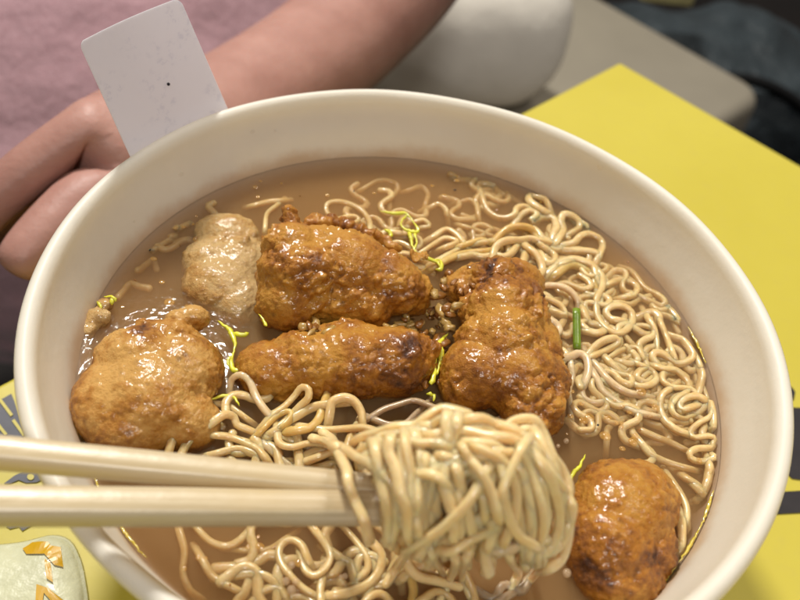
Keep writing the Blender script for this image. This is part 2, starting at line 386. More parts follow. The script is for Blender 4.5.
def soup_noodle(reg, pts, z=.3, w=10.5, where=RIGHT, mat=None, unique=None, wob=.45, sink=None, dive=True):
    """z: height of the strand's axis over the broth in mm, one value or one per point; w: width in the photo's pixels"""
    if sink is None: sink = {RIGHT: 1.25, BACK: 1.1, FRONT: 1.0}.get(where, .6)
    q = px(reg, pts); zz = np.broadcast_to(np.asarray(z, float), (len(q),)) - sink; ph = seed_i[0] * 2.1
    def ext(a, b):
        d = np.array(a) - np.array(b); d = d / (np.linalg.norm(d) + 1e-9); return tuple(np.array(a) + d * w * .9), tuple(np.array(a) + d * w * 1.7)
    if dive:
        e0, e1 = ext(q[0], q[1]), ext(q[-1], q[-2])
        q = [e0[1], e0[0]] + q + [e1[0], e1[1]]; zz = np.concatenate([[zz[0] - 3.2, zz[0] - 1.3], zz, [zz[-1] - 1.3, zz[-1] - 3.2]])
    P3 = np.array([inside(at(x, y, Z_SOUP + mm * (zv + wob * math.sin(1.3 * i + ph)))) for i, ((x, y), zv) in enumerate(zip(q, zz))])
    wr = .73 * w * depth_of(P3[len(P3) // 2]) / F_PX / 2
    return noodle_mesh(P3, wr, mat or M['noodle'], *where, unique)

SN = soup_noodle
SN('A', [(120,95),(150,170),(200,210),(260,220),(310,200),(325,165),(370,155),(430,190),(470,205)], [-.9,-.6,-.2,0,.4,.6,.7,.5,-.2])
SN('A', [(320,240),(350,200),(400,175),(440,200),(400,240),(470,215),(530,220),(550,270),(530,320),(530,370),(580,400),(650,405),(740,410),(790,430),(775,475)], .3)
SN('A', [(480,180),(430,150),(395,120),(400,85),(440,65),(480,80),(490,110),(500,140)], 1.0)
SN('A', [(560,340),(590,290),(575,240),(590,200),(640,200),(685,235),(680,275),(640,300)], .6)
SN('A', [(590,375),(650,360),(690,320),(740,310),(800,340),(815,380),(800,420)], .5)
SN('A', [(0,380),(60,360),(120,345),(180,360),(230,310),(280,275),(340,265),(400,280),(420,310)], [1,1,1.2,1.3,1.8,2.2,2.2,1.8,1], 11.5, mat=M['noodle_gold'])
SN('A', [(0,440),(70,430),(130,440),(200,430),(250,440),(290,420),(330,370),(380,350),(430,350),(470,380)], 1.0, 11.5)
SN('A', [(190,430),(200,390),(230,360),(280,345),(340,345),(400,335),(440,345)], 2.2, 10.5)
SN('A', [(390,390),(430,420),(460,470),(470,520),(440,550),(390,540),(350,500),(360,470)], 1.6, 12)
SN('A', [(470,350),(500,400),(540,430),(540,470),(500,480),(470,440)], .6)
SN('A', [(520,520),(560,480),(640,455),(710,470),(760,500),(780,560)], .8, 12)
SN('A', [(550,540),(620,490),(690,500),(740,540),(760,590)], .2, 12, mat=M['noodle_gold'])
SN('A', [(30,268),(90,285),(160,312)], -.8, 8, BACK)
SN('A', [(10,125),(60,115),(95,150),(105,210)], -1.3, 8, BACK)
SN('B', [(0,372),(60,350),(130,355),(200,390),(240,440),(240,500),(210,560),(208,600),(212,655),(240,710),(290,750),(350,760),(400,720),(415,670),(390,625),(340,605),(290,612),(262,640),(285,680),(330,690)], .8, 10.5)
SN('B', [(270,485),(340,460),(400,470),(440,500),(420,545),(360,560)], .2)
SN('C', [(550,-20),(600,45),(680,90),(715,130),(690,150),(620,120),(540,85),(505,95)], .1, 9.5)
SN('B', [(260,600),(330,590),(400,600),(440,570),(480,560)], -.3)
SN('C', [(-60,60),(0,40),(60,30),(130,40),(180,70),(215,120),(217,160)], [1,1.6,2,2,1.6,1,.2], 9, mat=M['noodle_pale'], unique='pale noodle strand arching into the broth right above the green chive')
SN('C', [(-70,20),(-40,80),(0,150),(30,210),(90,250),(110,290),(75,330),(70,390),(110,440),(170,440),(220,420),(265,450),(275,520),(250,600),(235,630),(250,680),(310,705),(370,695)], [1.5]*11+[1.2,.8,.2,-.2,-.4,-.6,-.8], 11, mat=M['noodle_pale'], unique='long pale S-curved noodle strand hugging the right side of the right chicken piece')
SN('C', [(10,100),(60,115),(120,150),(145,205),(100,190)], .6, 10)
SN('C', [(255,190),(280,245),(330,258),(370,285),(330,305),(260,292)], .4, 11)
SN('C', [(275,430),(310,385),(370,345),(430,335),(445,362),(400,392),(335,420),(300,435)], .6, 11)
SN('C', [(420,280),(470,305),(520,360)], 0, 9.5)
SN('C', [(400,440),(450,410),(510,390),(560,395),(582,440)], .3, 9)
SN('D', [(245,90),(290,72),(330,90),(335,115)], .1, 12)
SN('D', [(275,110),(305,160),(320,220),(325,290)], .8, 9.5)
SN('D', [(350,140),(370,190),(390,240),(412,300)], .9, 10.5)
SN('D', [(330,370),(300,335),(310,303),(360,310),(400,340),(450,365),(500,350),(530,320),(505,270),(470,230),(430,215)], .6, 10.5)
SN('D', [(320,380),(370,395),(430,400),(480,440),(510,490),(490,530),(440,560),(400,610)], .5, 9.5)
SN('D', [(50,350),(100,400),(160,450),(210,490),(270,490),(320,460),(310,420),(270,390),(225,370)], .5, 10.5)
SN('D', [(-40,350),(0,400),(40,450),(100,500),(160,530),(200,540)], .7, 12.5, mat=M['noodle_pale'])
SN('E', [(190,20),(220,70),(240,115),(290,160),(360,205),(430,240),(500,255),(545,265)], .5, 11, mat=M['noodle_pale'])
SN('D', [(600,420),(575,470),(560,530)], .3, 11)
SN('D', [(610,430),(632,500),(642,570)], -.3, 6)
SN('E', [(720,365),(660,340),(600,290),(575,240),(570,190),(585,140),(630,105)], .3, 10.5)
SN('E', [(745,215),(695,230),(685,190),(725,160),(780,150),(830,175)], .8, 10)
SN('E', [(690,130),(645,170),(635,220),(660,260),(710,280),(750,265)], .3, 9)
SN('F', [(600,50),(570,95),(510,130),(460,180),(480,215),(550,205),(610,220),(640,250),(620,282),(560,275),(490,280),(452,312),(475,342),(530,352),(590,335),(640,340)], .9, 9, unique='tightly zigzagging noodle strand pressed against the right wall of the bowl')
SN('F', [(570,390),(580,430),(575,480)], .5, 13)
SN('F', [(115,110),(125,180),(180,250),(230,310),(300,345),(370,370),(435,388)], [-.9,-.5,0,.1,.1,.1,-.2], 10)
SN('F', [(180,175),(270,215),(350,245),(440,290)], -.9, 9.5)
SN('E', [(390,265),(315,298),(272,340),(268,400)], -1.2, 9.5)
SN('H', [(335,55),(375,115),(400,175),(402,235)], .3, 10)
SN('F', [(470,480),(540,545)], -.5, 11)
SN('H', [(376,275),(380,365)], .8, 14)
SN('H', [(368,425),(330,475)], -.8, 12)
SN('H', [(400,40),(460,80),(490,130)], -.6, 11)
SN('E', [(60,-40),(70,40),(50,120),(60,200),(65,280)], [.6,.4,0,-.8,-1.4], 9, mat=M['noodle_pale'])
# behind the chicken
SN('G', [(70,215),(32,192),(32,152),(80,140),(140,155),(190,185),(220,230),(222,275)], -.3, 7.5, BACK)
SN('G', [(40,235),(100,215),(150,208),(172,226),(130,248)], .5, 8, BACK)
SN('G', [(120,240),(180,262),(245,300)], .6, 8, BACK)
SN('G', [(240,310),(290,278),(340,280),(385,285)], .4, 8.5, BACK)
SN('G', [(190,85),(260,48),(330,58),(345,90),(312,130),(308,160)], -2.3, 8, BACK)
SN('G', [(400,90),(450,75),(480,110),(470,150)], -2.6, 8, BACK)
SN('G', [(495,165),(525,152),(558,175),(562,198)], -.2, 7.5, BACK)
SN('G', [(420,232),(460,222),(488,250),(455,256)], .2, 7.5, BACK)
SN('G', [(460,360),(520,322),(560,305),(610,322),(560,345)], .8, 9, BACK)
SN('G', [(500,300),(560,265),(610,290),(645,335)], .7, 9, BACK)
SN('G', [(510,430),(560,402),(640,372),(740,360)], 1.2, 10, BACK, mat=M['noodle_gold'])
SN('G', [(530,400),(600,360),(660,335),(740,320)], 1.0, 10, BACK)
SN('G', [(270,350),(340,322),(400,345),(440,385)], .2, 9, BACK)
SN('G', [(300,380),(380,372),(450,400)], .2, 9, BACK)
SN('X', [(256,205),(268,202),(279,201)], -.2, 7.5, BACK)
SN('X', [(276,206),(267,214),(265,229)], .2, 7, BACK)
# behind the upper chopstick
SN('I', [(40,560),(60,490),(85,420),(130,352),(190,330),(240,345)], [1,2,3,4,4,3], 12, LEFT)
SN('I', [(110,570),(140,500),(180,445),(240,400),(310,350),(370,312),(420,325),(440,370),(495,395)], [1,2,3,3,3.5,4,3,2,1], 12, LEFT)
SN('I', [(290,250),(380,258),(440,295),(495,335)], 1, 9.5, LEFT)
SN('I', [(400,170),(412,110),(460,85),(510,120),(545,200),(580,260),(630,320)], [1,3,5,5,4,3.5,3], 10.5, LEFT, M['noodle_pale'])
SN('I', [(320,430),(400,440),(480,470),(560,510),(600,560)], 2, 10.5, LEFT)
SN('I', [(310,540),(430,510),(520,530),(600,580)], 1, 11, LEFT)
SN('J', [(130,320),(180,260),(250,210),(310,150),(350,100),(390,110),(390,160),(350,200),(310,240)], [2,3,4,5,6.5,6.5,6,5,4], 10.5, LEFT)
SN('J', [(140,330),(200,270),(260,240),(300,255),(260,310),(210,340)], 3.5, 11, LEFT, M['noodle_gold'])
SN('J', [(140,450),(150,385),(200,350),(260,300),(330,260),(400,220),(470,200),(530,195)], [1,2,3,3.5,4,4.5,5,5], 12, LEFT)
SN('J', [(515,240),(525,185),(590,158),(650,178),(692,240),(700,300)], [5,6,7,7,6,5], 13, LEFT)
SN('J', [(410,330),(500,340),(600,335),(700,330),(770,350),(830,390)], [4,5,6,7,8,9], 12, LEFT)
SN('J', [(212,350),(228,420),(300,440),(380,420),(450,420),(530,440)], 3.5, 11, LEFT)
SN('J', [(320,345),(400,330),(450,280),(472,215)], 4.5, 12, LEFT, M['noodle_gold'])
SN('J', [(150,435),(200,480),(250,520)], 2, 10, LEFT, M['noodle_pale'])
SN('J', [(440,500),(520,470),(580,460),(640,480)], 4, 13, LEFT)
SN('J', [(600,470),(625,390),(640,360)], 5, 10, LEFT); SN('J', [(690,470),(700,400),(700,360)], 5, 10, LEFT)
SN('I', [(600,470),(650,430),(700,440),(780,470)], 2, 11, LEFT)
SN('J', [(0,400),(60,420),(130,470),(160,520)], 1, 12, LEFT)
SN('K', [(185,150),(250,110),(340,80),(420,60),(490,80),(560,110)], [2,3,3.5,3.5,3.5,4], 9, LEFT, M['noodle_grey'], unique='greyish soaked noodle strand lying on the broth between lower chicken slab and lifted bundle')
SN('K', [(200,170),(280,200),(370,195),(430,140),(470,100)], 2.5, 9.5, LEFT, M['noodle_grey'])
# in front of the lower chopstick
SN('O', [(190,20),(240,80),(300,130),(380,150),(450,120),(520,50)], -.4, 11, FRONT)
SN('O', [(250,240),(295,315),(350,355),(410,385)], -.5, 12, FRONT)
SN('O', [(420,320),(520,308),(600,320),(660,370),(670,460)], -.2, 12, FRONT)
SN('O', [(110,60),(140,180),(130,300),(170,400)], -2.0, 11, FRONT)
SN('O', [(460,170),(560,180),(640,160),(700,120)], -1.6, 11, FRONT)
SN('O', [(540,457),(600,400),(680,390),(720,440)], -.6, 12, FRONT)
SN('P', [(275,345),(235,255),(165,228),(110,280),(118,360),(170,430),(240,500),(310,545)], .3, 12, FRONT)
SN('P', [(310,170),(370,250),(402,320),(372,392),(310,432),(258,400),(240,340)], .5, 12, FRONT)
SN('P', [(490,170),(560,250),(612,330),(612,400),(560,450)], .6, 11, FRONT)
SN('P', [(630,230),(692,310),(682,400),(620,480),(520,525),(420,545)], .8, 13, FRONT)
SN('P', [(460,330),(515,365),(535,430)], .3, 13, FRONT)
SN('P', [(355,450),(345,520),(350,600)], .4, 13, FRONT)
SN('P', [(580,600),(640,545),(700,540),(760,600)], .4, 13, FRONT)
SN('P', [(680,160),(740,220),(790,330),(800,420)], -.6, 11, FRONT)
SN('M', [(370,445),(430,405),(500,425),(570,480),(610,560),(625,640)], [3,4,4,3,2,1], 15, FRONT)
SN('M', [(380,600),(440,560),(500,580),(540,640)], 1.5, 14, FRONT)
SN('M', [(330,500),(340,560),(325,640)], 1.2, 13, FRONT, M['noodle_gold'])
SN('N', [(130,560),(200,590),(250,530),(330,560),(380,480)], .3, 12, FRONT, M['noodle_grey'])
SN('N', [(200,620),(300,560),(370,490)], .3, 12, FRONT, M['noodle_grey'])

# strands deeper in the broth, wavy, under the floating ones
def sunk(x, y, ang, z, n, amp, where, w=.00096, mat=None):
    p = at(x, y, Z_SOUP)[:2]; pts = []; ph = random.uniform(0, 6)
    for i in range(n):
        a = ang + amp * math.sin(i * .95 + ph); p = p + .0027 * np.array([math.cos(a), math.sin(a)]); ang += random.uniform(-.12, .12)
        pts.append(inside(np.array([p[0], p[1], Z_SOUP + mm * (z + .7 * math.sin(i * .6 + ph))])))
    noodle_mesh(np.array(pts), w, mat or M['noodle'], *where)
for k in range(50):
    x, y = random.choice([(590, 250), (630, 300), (660, 350), (640, 400), (690, 420), (600, 330), (560, 230), (530, 220), (610, 370), (680, 380)])
    sunk(x + random.uniform(-40, 30), y + random.uniform(-25, 25), random.uniform(0, 6.3), random.uniform(-3.4, -.9), random.randint(12, 24), random.uniform(1.1, 1.9), SUNK)
for k in range(9): sunk(random.uniform(125, 240), random.uniform(205, 280), random.uniform(0, 6.3), random.uniform(-4.2, -2.2), random.randint(4, 8), 1.2, ('faint noodle fragment sunk in the broth near the left bowl wall', 'noodle fragments at the left'))
for k in range(10): sunk(random.uniform(340, 500), random.uniform(185, 235), random.uniform(0, 6.3), random.uniform(-3.4, -1.6), random.randint(7, 12), 1.2, BACK)
for k in range(12): sunk(random.uniform(200, 430), random.uniform(545, 600), random.uniform(-1, 1), random.uniform(-2.6, -1.0), random.randint(8, 13), 1.1, FRONT, .00115)
for k in range(12): sunk(random.uniform(200, 420), random.uniform(420, 470), random.uniform(-1, 1), random.uniform(-.8, 1.8), random.randint(8, 12), 1.0, LEFT, .00115)

# ------------------------------------------------------------------ chopsticks
def chopstick(tip, rear, r_tip, r_rear, label, ext=.11):
    tip, rear = np.asarray(tip), np.asarray(rear); d = (rear - tip); L = np.linalg.norm(d); d /= L
    n = 40; u = np.linspace(0, L + ext, n); P = tip + u[:, None] * d
    rad = r_tip + (r_rear - r_tip) * u / L
    rad = np.minimum(rad, r_rear * 1.15) * (1 + .012 * np.sin(u * 160))
    # built along local X so that the grain runs lengthwise
    V, F = sweep(np.stack([u, 0 * u, 0 * u], -1), rad, 20, 3.2, 1.0)
    o = link_mesh('chopstick', V, F, M['wood'])
    zax = np.array([0, 0, 1.]); y = np.cross(zax, d); y /= np.linalg.norm(y); z = np.cross(d, y)
    o.matrix_world = Matrix(((d[0], y[0], z[0], tip[0]), (d[1], y[1], z[1], tip[1]), (d[2], y[2], z[2], tip[2]), (0, 0, 0, 1)))
    return tag(o, label, 'chopstick')
T2 = at(436, 509, .0780); R2 = at(0, 506, .0890)
T1 = at(428, 493, .0785); R1 = at(0, 453, .0875)
def rpx(p, w): return w / 2 * depth_of(p) / F_PX
chopstick(T2, R2, rpx(T2, 30), rpx(R2, 38), 'lower bamboo chopstick, nearer the viewer, holding the lifted noodle bundle')
chopstick(T1, R1, rpx(T1, 24), rpx(R1, 32), 'upper bamboo chopstick, just behind the lower one, its tip buried in noodles')

# ------------------------------------------------------------------ the lifted bundle: strands draped over the tips
DB = depth_of(at(392, 509, .0790)) + .002
lr = random.Random(5)
def dome(x, y):
    q = 1 - ((x - 462) / 128) ** 2 - ((y - 488) / 108) ** 2
    return .0165 * math.sqrt(max(0, q))
def lift(pts, w=14, layer=1.0, mat=None, unique=None, dz=0, tuck=True):
    P3 = []; pts = list(pts)
    if len(pts[0]) == 2: pts.insert(0, (*pts[0], None))
    if len(pts[-1]) == 2 and tuck: pts.append((*pts[-1], None))
    for i, p in enumerate(pts):
        if len(p) == 3 and p[2] is None:
            nb = pts[1] if i == 0 else pts[-2]; nb2 = pts[2] if i == 0 else pts[-3]
            e = (nb[0] + .35 * (nb[0] - nb2[0]), nb[1] + .35 * (nb[1] - nb2[1])); P3.append(far(*e, DB + dz - layer * dome(*nb[:2]) + .0055)); continue
        if len(p) == 3: P3.append(at(p[0], p[1], Z_SOUP + p[2] * mm)); continue
        P3.append(far(p[0] + lr.gauss(0, 1.4), p[1] + lr.gauss(0, 1.4), DB + dz - layer * dome(p[0], p[1]) + lr.gauss(0, .0007)))
    return noodle_mesh(np.array(P3), .80 * w / 2 * (DB - .008) / F_PX, mat or M['noodle_lift'], *LIFT, unique)
_lift1 = lift
for q in ([(432,540),(436,556),(441,570,3),(446,590,.5)], [(470,545),(466,560),(462,575,3),(470,596,0)], [(507,545),(512,560),(518,572,2.5),(512,590,-.5)], [(415,536),(408,552),(398,566,3),(386,584,0)], [(452,548),(456,562),(450,578,2.5),(440,600,0)], [(535,548),(540,562),(534,576,1.5),(520,592,-1)]):
    _lift1(q, 13, .8)
for q in ([(395,505),(420,480),(450,462),(480,452),(505,452)], [(415,545),(445,525),(470,500),(488,470)], [(505,540),(515,515),(512,485),(498,462),(475,450)], [(385,478),(410,470),(436,476),(455,496)], [(525,445),(510,470),(505,500),(515,530),(535,545)]):
    _lift1(q, 12.5, random.uniform(1.15, 1.32))
def lift(pts, w=14, layer=1.0, mat=None, unique=None, dz=0, tuck=True):
    _lift1(pts, w, layer, mat, unique, dz, tuck)
    if len(pts) < 5 or len(pts[0]) == 3: return
    k = random.choice((-1, 1)) * random.uniform(7, 11); ph = random.uniform(0, 6); q = []
    for i, p in enumerate(pts):
        a, b = pts[max(0, i - 1)], pts[min(len(pts) - 1, i + 1)]; tx, ty = b[0] - a[0], b[1] - a[1]; L = math.hypot(tx, ty) + 1e-6
        o = k + 3 * math.sin(1.1 * i + ph); q.append((p[0] - ty / L * o, p[1] + tx / L * o))
    _lift1(q, w, layer * random.uniform(.82, .93), mat, None, dz, tuck)
lift([(425,428),(440,424),(459,421),(480,422),(495,423),(510,427),(520,434),(532,448),(541,460),(550,472),(558,484),(566,494),(571,505),(572,516),(569,531),(561,543),(548,551)], 15, .95)
lift([(505,440),(518,432),(527,431),(536,436),(541,446),(548,462),(555,472),(557,486),(552,500)], 14, .55)
lift([(430,434),(450,432),(467,432),(485,435),(502,437),(515,442),(525,455),(534,469),(541,484),(545,500),(546,520),(541,540),(530,552)], 15, 1.05)
lift([(435,443),(450,441),(467,442),(485,444),(501,448),(513,460),(520,472),(525,488),(529,510),(533,535),(532,556)], 15, 1.1)
lift([(460,462),(473,458),(485,456),(495,460),(502,470),(504,484),(499,497),(490,508)], 14, 1.2)
lift([(440,455),(453,458),(464,463),(473,472),(480,484),(485,495),(488,510),(492,530),(488,545)], 15, 1.15)
lift([(448,415),(446,425),(447,437),(445,451),(443,467),(445,484),(448,500),(452,520),(454,536)], 14, 1.22)
lift([(447,446),(434,442),(420,441),(406,442),(392,448),(380,455),(366,462)], 13.5, 1.15)
lift([(366,448),(382,437),(398,432),(415,432),(431,427),(445,421),(462,424)], 13, .95)
lift([(312,438,4),(324,441,7),(335,446),(343,450),(356,455),(368,463),(380,472),(392,484),(397,498),(401,512),(403,526),(405,546, 9),(407,563, 5),(418,576, 3),(437,581, 2),(459,587, 1)], 15, 1.35)
lift([(322,432,5),(332,440,8),(340,452),(344,468),(349,485),(356,503),(364,520),(368,536)], 14.5, 1.55)
lift([(392,440),(390,452),(396,470),(402,490),(407,512),(409,534)], 14, 1.5)
lift([(404,436),(405,450),(409,468),(412,490),(413,510),(412,530)], 14, 1.3)
lift([(372,446),(374,460),(380,478),(386,498),(388,518),(386,536)], 13.5, 1.5)
lift([(427,458),(424,468),(421,482),(418,500),(416,512),(418,532)], 14, 1.22)
lift([(424,470),(428,490),(431,513),(431,537),(422,553)], 14, .95)
lift([(444,466),(440,485),(437,502),(440,520),(444,536)], 15, 1.0)
lift([(440,552),(452,550),(472,540),(489,529),(497,518),(504,506)], 14, 1.15)
lift([(489,528),(488,541),(487,557),(488,571)], 16, 1.0, tuck=False)
lift([(492,550),(508,551),(521,541),(525,530),(520,520)], 14, .9, M['noodle_pale'])
lift([(520,532),(524,548),(525,562)], 15, .6)
lift([(508,460),(504,472),(500,492),(493,513),(491,528)], 14, 1.1)
lift([(520,448),(532,470),(541,496),(543,524),(538,553)], 14, 1.2)
lift([(528,444),(545,470),(557,496),(561,522),(553,548),(540,556)], 14, 1.1)
lift([(462,448),(470,458),(480,472),(491,494),(497,515)], 14, 1.25)
lift([(380,470),(392,462),(405,462),(415,470),(412,484)], 13, .8)
lift([(392,462),(404,472),(414,486),(417,500)], 13, .95)
lift([(456,470),(461,490),(466,512),(470,530)], 14, 1.15)
lift([(470,475),(474,495),(480,515),(482,535)], 13, 1.0)
for k in range(36):          # inner strands that fill the body of the bundle
    x = random.uniform(400, 540); sp = random.uniform(8, 34); lay = random.uniform(-.55, .75); y0 = 436 + abs(x - 465) * .28 + random.uniform(0, 22)
    yb = 548 - abs(x - 470) * .22 + random.uniform(-14, 8)
    j = lambda: random.uniform(-7, 7)
    _lift1([(x - sp, yb - random.uniform(0, 25)), (x - sp * 1.05 + j(), (y0 + yb) / 2), (x - sp * .7 + j(), y0 + 14), (x + j(), y0), (x + sp * .7 + j(), y0 + 14), (x + sp * .95 + j(), (y0 + yb) / 2), (x + sp * .8, yb)], 14, lay,
         M['noodle_lift'])

# ------------------------------------------------------------------ fried chicken
def cb(x, y, z, rx, ry, rz, rot=0): return (at(x, y, Z_SOUP + z * mm), (rx * mm, ry * mm, rz * mm), rot)
def sp(x, y, z): return at(x, y, Z_SOUP + z * mm)
tag(chicken('fried_chicken', [cb(302,278,8,11,9,10), cb(342,268,9,13,10,9), cb(385,283,7,10,8,8,-.3), cb(408,292,5,6,6,6), cb(292,248,13,7.5,6,6), cb(330,246,13,8,5,5,-.2), cb(335,302,5,14,6,7), cb(290,305,5,8,6,7),
      cb(291,221,15.5,2.4,2,2.6), cb(289,211,17,2.0,1.8,2.2), cb(281,233,15,2.5,2.2,2.2), *[cb(268 + 157 * t + random.uniform(-4, 4), 243 - 20 * math.sin(min(1, t * 3.2) * 1.57) + 62 * max(0, t - .42) + random.uniform(-3, 3), 13.5 - 6 * t, random.uniform(1.2, 2.4), random.uniform(1.2, 2), random.uniform(1.1, 2)) for t in np.linspace(0, 1, 20)], *[cb(345 + 70 * t + random.uniform(-5, 5), 292 + 8 * t + random.uniform(-3, 5), 11 - 4 * t, random.uniform(1, 2.2), random.uniform(1, 1.8), random.uniform(1, 1.8)) for t in np.linspace(0, 1, 10)], cb(272,258,12,3.5,3,3.5), cb(352,236,14,3,2,2), cb(312,233,15,2.6,2,2)], M['chicken_amber'], 3, bias=.17,
      dark=[(sp(290,225,15),.005,.5),(sp(348,236,14),.004,.45),(sp(268,250,12),.005,.4),(sp(300,318,7),.006,.4),(sp(345,290,14),.004,.35),(sp(400,300,8),.009,.3),(sp(300,300,14),.005,.25)]),
    'largest crusty fried chicken piece with scorched bumps, lying on top of the others', 'fried chicken')
tag(chicken('fried_chicken', [cb(275,372,1,9,7,7), cb(310,366,2,11,8,8), cb(350,362,2.5,12,8.5,8.5), cb(390,362,2.5,10,8.5,8.5), cb(415,362,1.5,5.5,6,6.5), cb(360,345,4,12,5,6)], M['chicken_amber'], 9, .0009, .0005, bias=.27, rough=.7,
      dark=[(sp(362,352,10),.004,.25),(sp(405,352,9),.0035,.4),(sp(415,385,4),.005,.35),(sp(330,395,3),.008,.15)]),
    'long amber fried chicken slab lying below the crusty top piece', 'fried chicken')
tag(chicken('fried_chicken', [cb(497,285,7,7,6,6), cb(502,310,8,8,8,7), cb(505,340,7,9,9,8), cb(522,325,5,7,8,7), cb(485,345,5,7,7,7), cb(515,300,6,7,7,6), cb(536,345,3,6,8,6), cb(518,284,5,7,6,6), cb(476,284,4.5,7,5,5), cb(490,315,5,8,7,6), cb(542,385,2,6,8,6), cb(480,372,3.5,9,8,7), cb(515,375,4,10,9,8), cb(530,405,2,7,8,6.5), cb(465,385,1.5,6,6,6), cb(545,415,0,4,6,5), cb(470,292,4,7,5,5), cb(455,285,3,4,4,4)], M['chicken_amber'], 17, .0014, .0008, bias=.18,
      dark=[(sp(470,290,8),.010,.55),(sp(535,300,8),.006,.4),(sp(540,395,6),.008,.35),(sp(500,275,9),.006,.3),(sp(462,390,4),.006,.25)]),
    'triangular fried chicken piece beside the floating noodles, dark at its upper corner', 'fried chicken')
tag(chicken('fried_chicken', [cb(150,395,2,12,12,9), cb(118,400,1,9,11,8), cb(180,375,3,9,10,8), cb(140,362,4,10,8,7), cb(130,425,0,10,8,7), cb(180,420,0,9,7,7), cb(195,318,7,3.8,3,3.4), cb(180,322,7,3.5,2.6,3), cb(143,326,7.5,2.2,1.8,2), cb(170,340,6,8,4,4)], M['chicken'], 25, .0009, .0005, bias=.15, rough=.45, pale=.30,
      dark=[(sp(143,324,9),.004,.8),(sp(100,370,5),.006,.25),(sp(205,390,6),.005,.25),(sp(150,440,5),.010,.12),(sp(96,420,5),.007,.3),(sp(140,343,8),.003,.5)]),
    'round fried chicken piece against the left wall with a pale crumb on top', 'fried chicken')
tag(chicken('fried_chicken', [cb(222,285,-3.2,9.5,10,6.5), cb(215,262,-2.8,8.5,8,6), cb(226,236,-1.6,9,7,5), cb(240,300,-3.4,7,8,5), cb(235,265,-3,9,11,6)], M['chicken_pale'], 33, .0009, .0006, bias=.14, rough=.22, crumbs=2,
      dark=[(sp(225,222,5),.008,.35),(sp(190,265,4),.006,.3),(sp(255,235,5),.005,.2)]),
    'pale barely browned chicken piece half sunk behind the left round piece', 'fried chicken')
tag(chicken('fried_chicken', [cb(622,510,2.5,10.5,11,8), cb(610,545,2,9,9,7.5), cb(640,500,1.5,8,9,7), cb(618,575,0,9,7,6), cb(645,545,0,6,8,6), cb(590,550,0,5,7,5)], M['chicken_amber'], 41, .0007, .0004, bias=.20, rough=.55, crumbs=2,
      dark=[(sp(650,563,5),.004,.45),(sp(598,575,5),.004,.3),(sp(590,480,4),.006,.2),(sp(618,592,3),.005,.25)]),
    'smooth amber chicken piece near the front, right of the lifted noodle bundle', 'fried chicken')
tag(chicken('chicken_crumb', [cb(97,318,0,3.4,2.6,2.4), cb(105,305,.3,2,1.8,1.6), cb(88,328,-.6,2.6,3,2)], M['chicken_pale'], 51, .0005, .0004, bias=.1, crumbs=0),
    'small pale crumb of batter floating against the left bowl wall', 'crumb')

# ------------------------------------------------------------------ garlic, herbs, oil-edge glint threads, added glint beads
GAR = ('soaked minced garlic bit piled between the chicken pieces', 'minced garlic between the chicken pieces')
def bit(x, y, z, s, mat):
    bm = bmesh.new(); bmesh.ops.create_icosphere(bm, subdivisions=2, radius=1)
    ax = (s * random.uniform(.8, 1.9), s * random.uniform(.6, 1.0), s * random.uniform(.5, .8)); o3 = random.uniform(0, 99)
    for v in bm.verts: v.co *= 1 + .75 * mnoise.noise(v.co * 1.7 + Vector((o3, o3, 0)))
    bm.transform(Matrix.Rotation(random.uniform(0, 6.3), 4, 'Z') @ Matrix.Rotation(random.uniform(-.6, .6), 4, 'X') @ Matrix.Diagonal((*ax, 1)))
    me = bpy.data.meshes.new('garlic_bit'); bm.to_mesh(me); bm.free(); me.polygons.foreach_set('use_smooth', [True] * len(me.polygons)); me.materials.append(mat)
    o = bpy.data.objects.new('garlic_bit', me); C.objects.link(o); o.location = at(x, y, Z_SOUP + z * mm); tag(o, GAR[0], 'garlic', GAR[1])
for k in range(105):
    x, y = random.uniform(396, 452), random.uniform(300, 385)
    if abs(x - 425) > 14 + (385 - y) * .2: continue
    bit(x, y, random.uniform(-.6, 3.4), random.uniform(.5, 1.45) * mm, M['garlic'] if random.random() < .6 else M['garlic_brown'])
for k in range(26): bit(random.uniform(432, 490), random.uniform(268, 312), random.uniform(5, 9.5), random.uniform(.8, 1.6) * mm, M['garlic'] if random.random() < .4 else M['garlic_brown'])
for k in range(26): bit(random.uniform(290, 395), random.uniform(322, 340) + 0, random.uniform(6.5, 9.5), random.uniform(.8, 1.5) * mm, M['garlic'] if random.random() < .5 else M['garlic_brown'])

def thread(name, branches, w, mat, label, cat, z=2.0, group=None, jit=.00025, flat=.0):
    V, F = [], []
    for b in branches:
        P3 = np.array([at(p[0], p[1], Z_SOUP + mm * (p[2] if len(p) > 2 else z)) for p in b]); P3 = spline(P3, .0006)
        P3 += rng.normal(0, jit * .35, P3.shape); n = len(P3)
        rad = 1.1 * w * mm * (.55 + .9 * np.sin(np.linspace(0, n * .16, n) + len(V)) ** 2) * np.minimum(1, np.linspace(0, 1, n) * np.linspace(1, 0, n) * 16 + .25)
        v, f = sweep(P3, rad, 6, 2, 1.3, False); k = sum(len(q) for q in V); V.append(v); F += [tuple(i + k for i in ff) for ff in f]
    o = link_mesh(name, np.vstack(V), F, mat); recenter(o); return tag(o, label, cat, group)
g = lambda pts, z=None: [(p[0], p[1]) if z is None else (p[0], p[1], z) for p in pts]
thread('herb_wisp', [px('G', [(265,182),(320,192),(375,192),(395,205),(432,258),(425,275),(380,265),(358,235),(385,200)]), px('G', [(395,270),(405,310),(412,340),(440,380),(490,398),(520,410),(545,440)]), px('G', [(420,280),(428,320),(420,350)]), px('G', [(500,400),(535,402),(540,440),(515,440)]), px('G', [(285,265),(310,275),(312,300)])],
       .42, M['wisp'], 'bright yellow looped herb wisp on the noodles behind the top chicken piece', 'herb', 2.2)
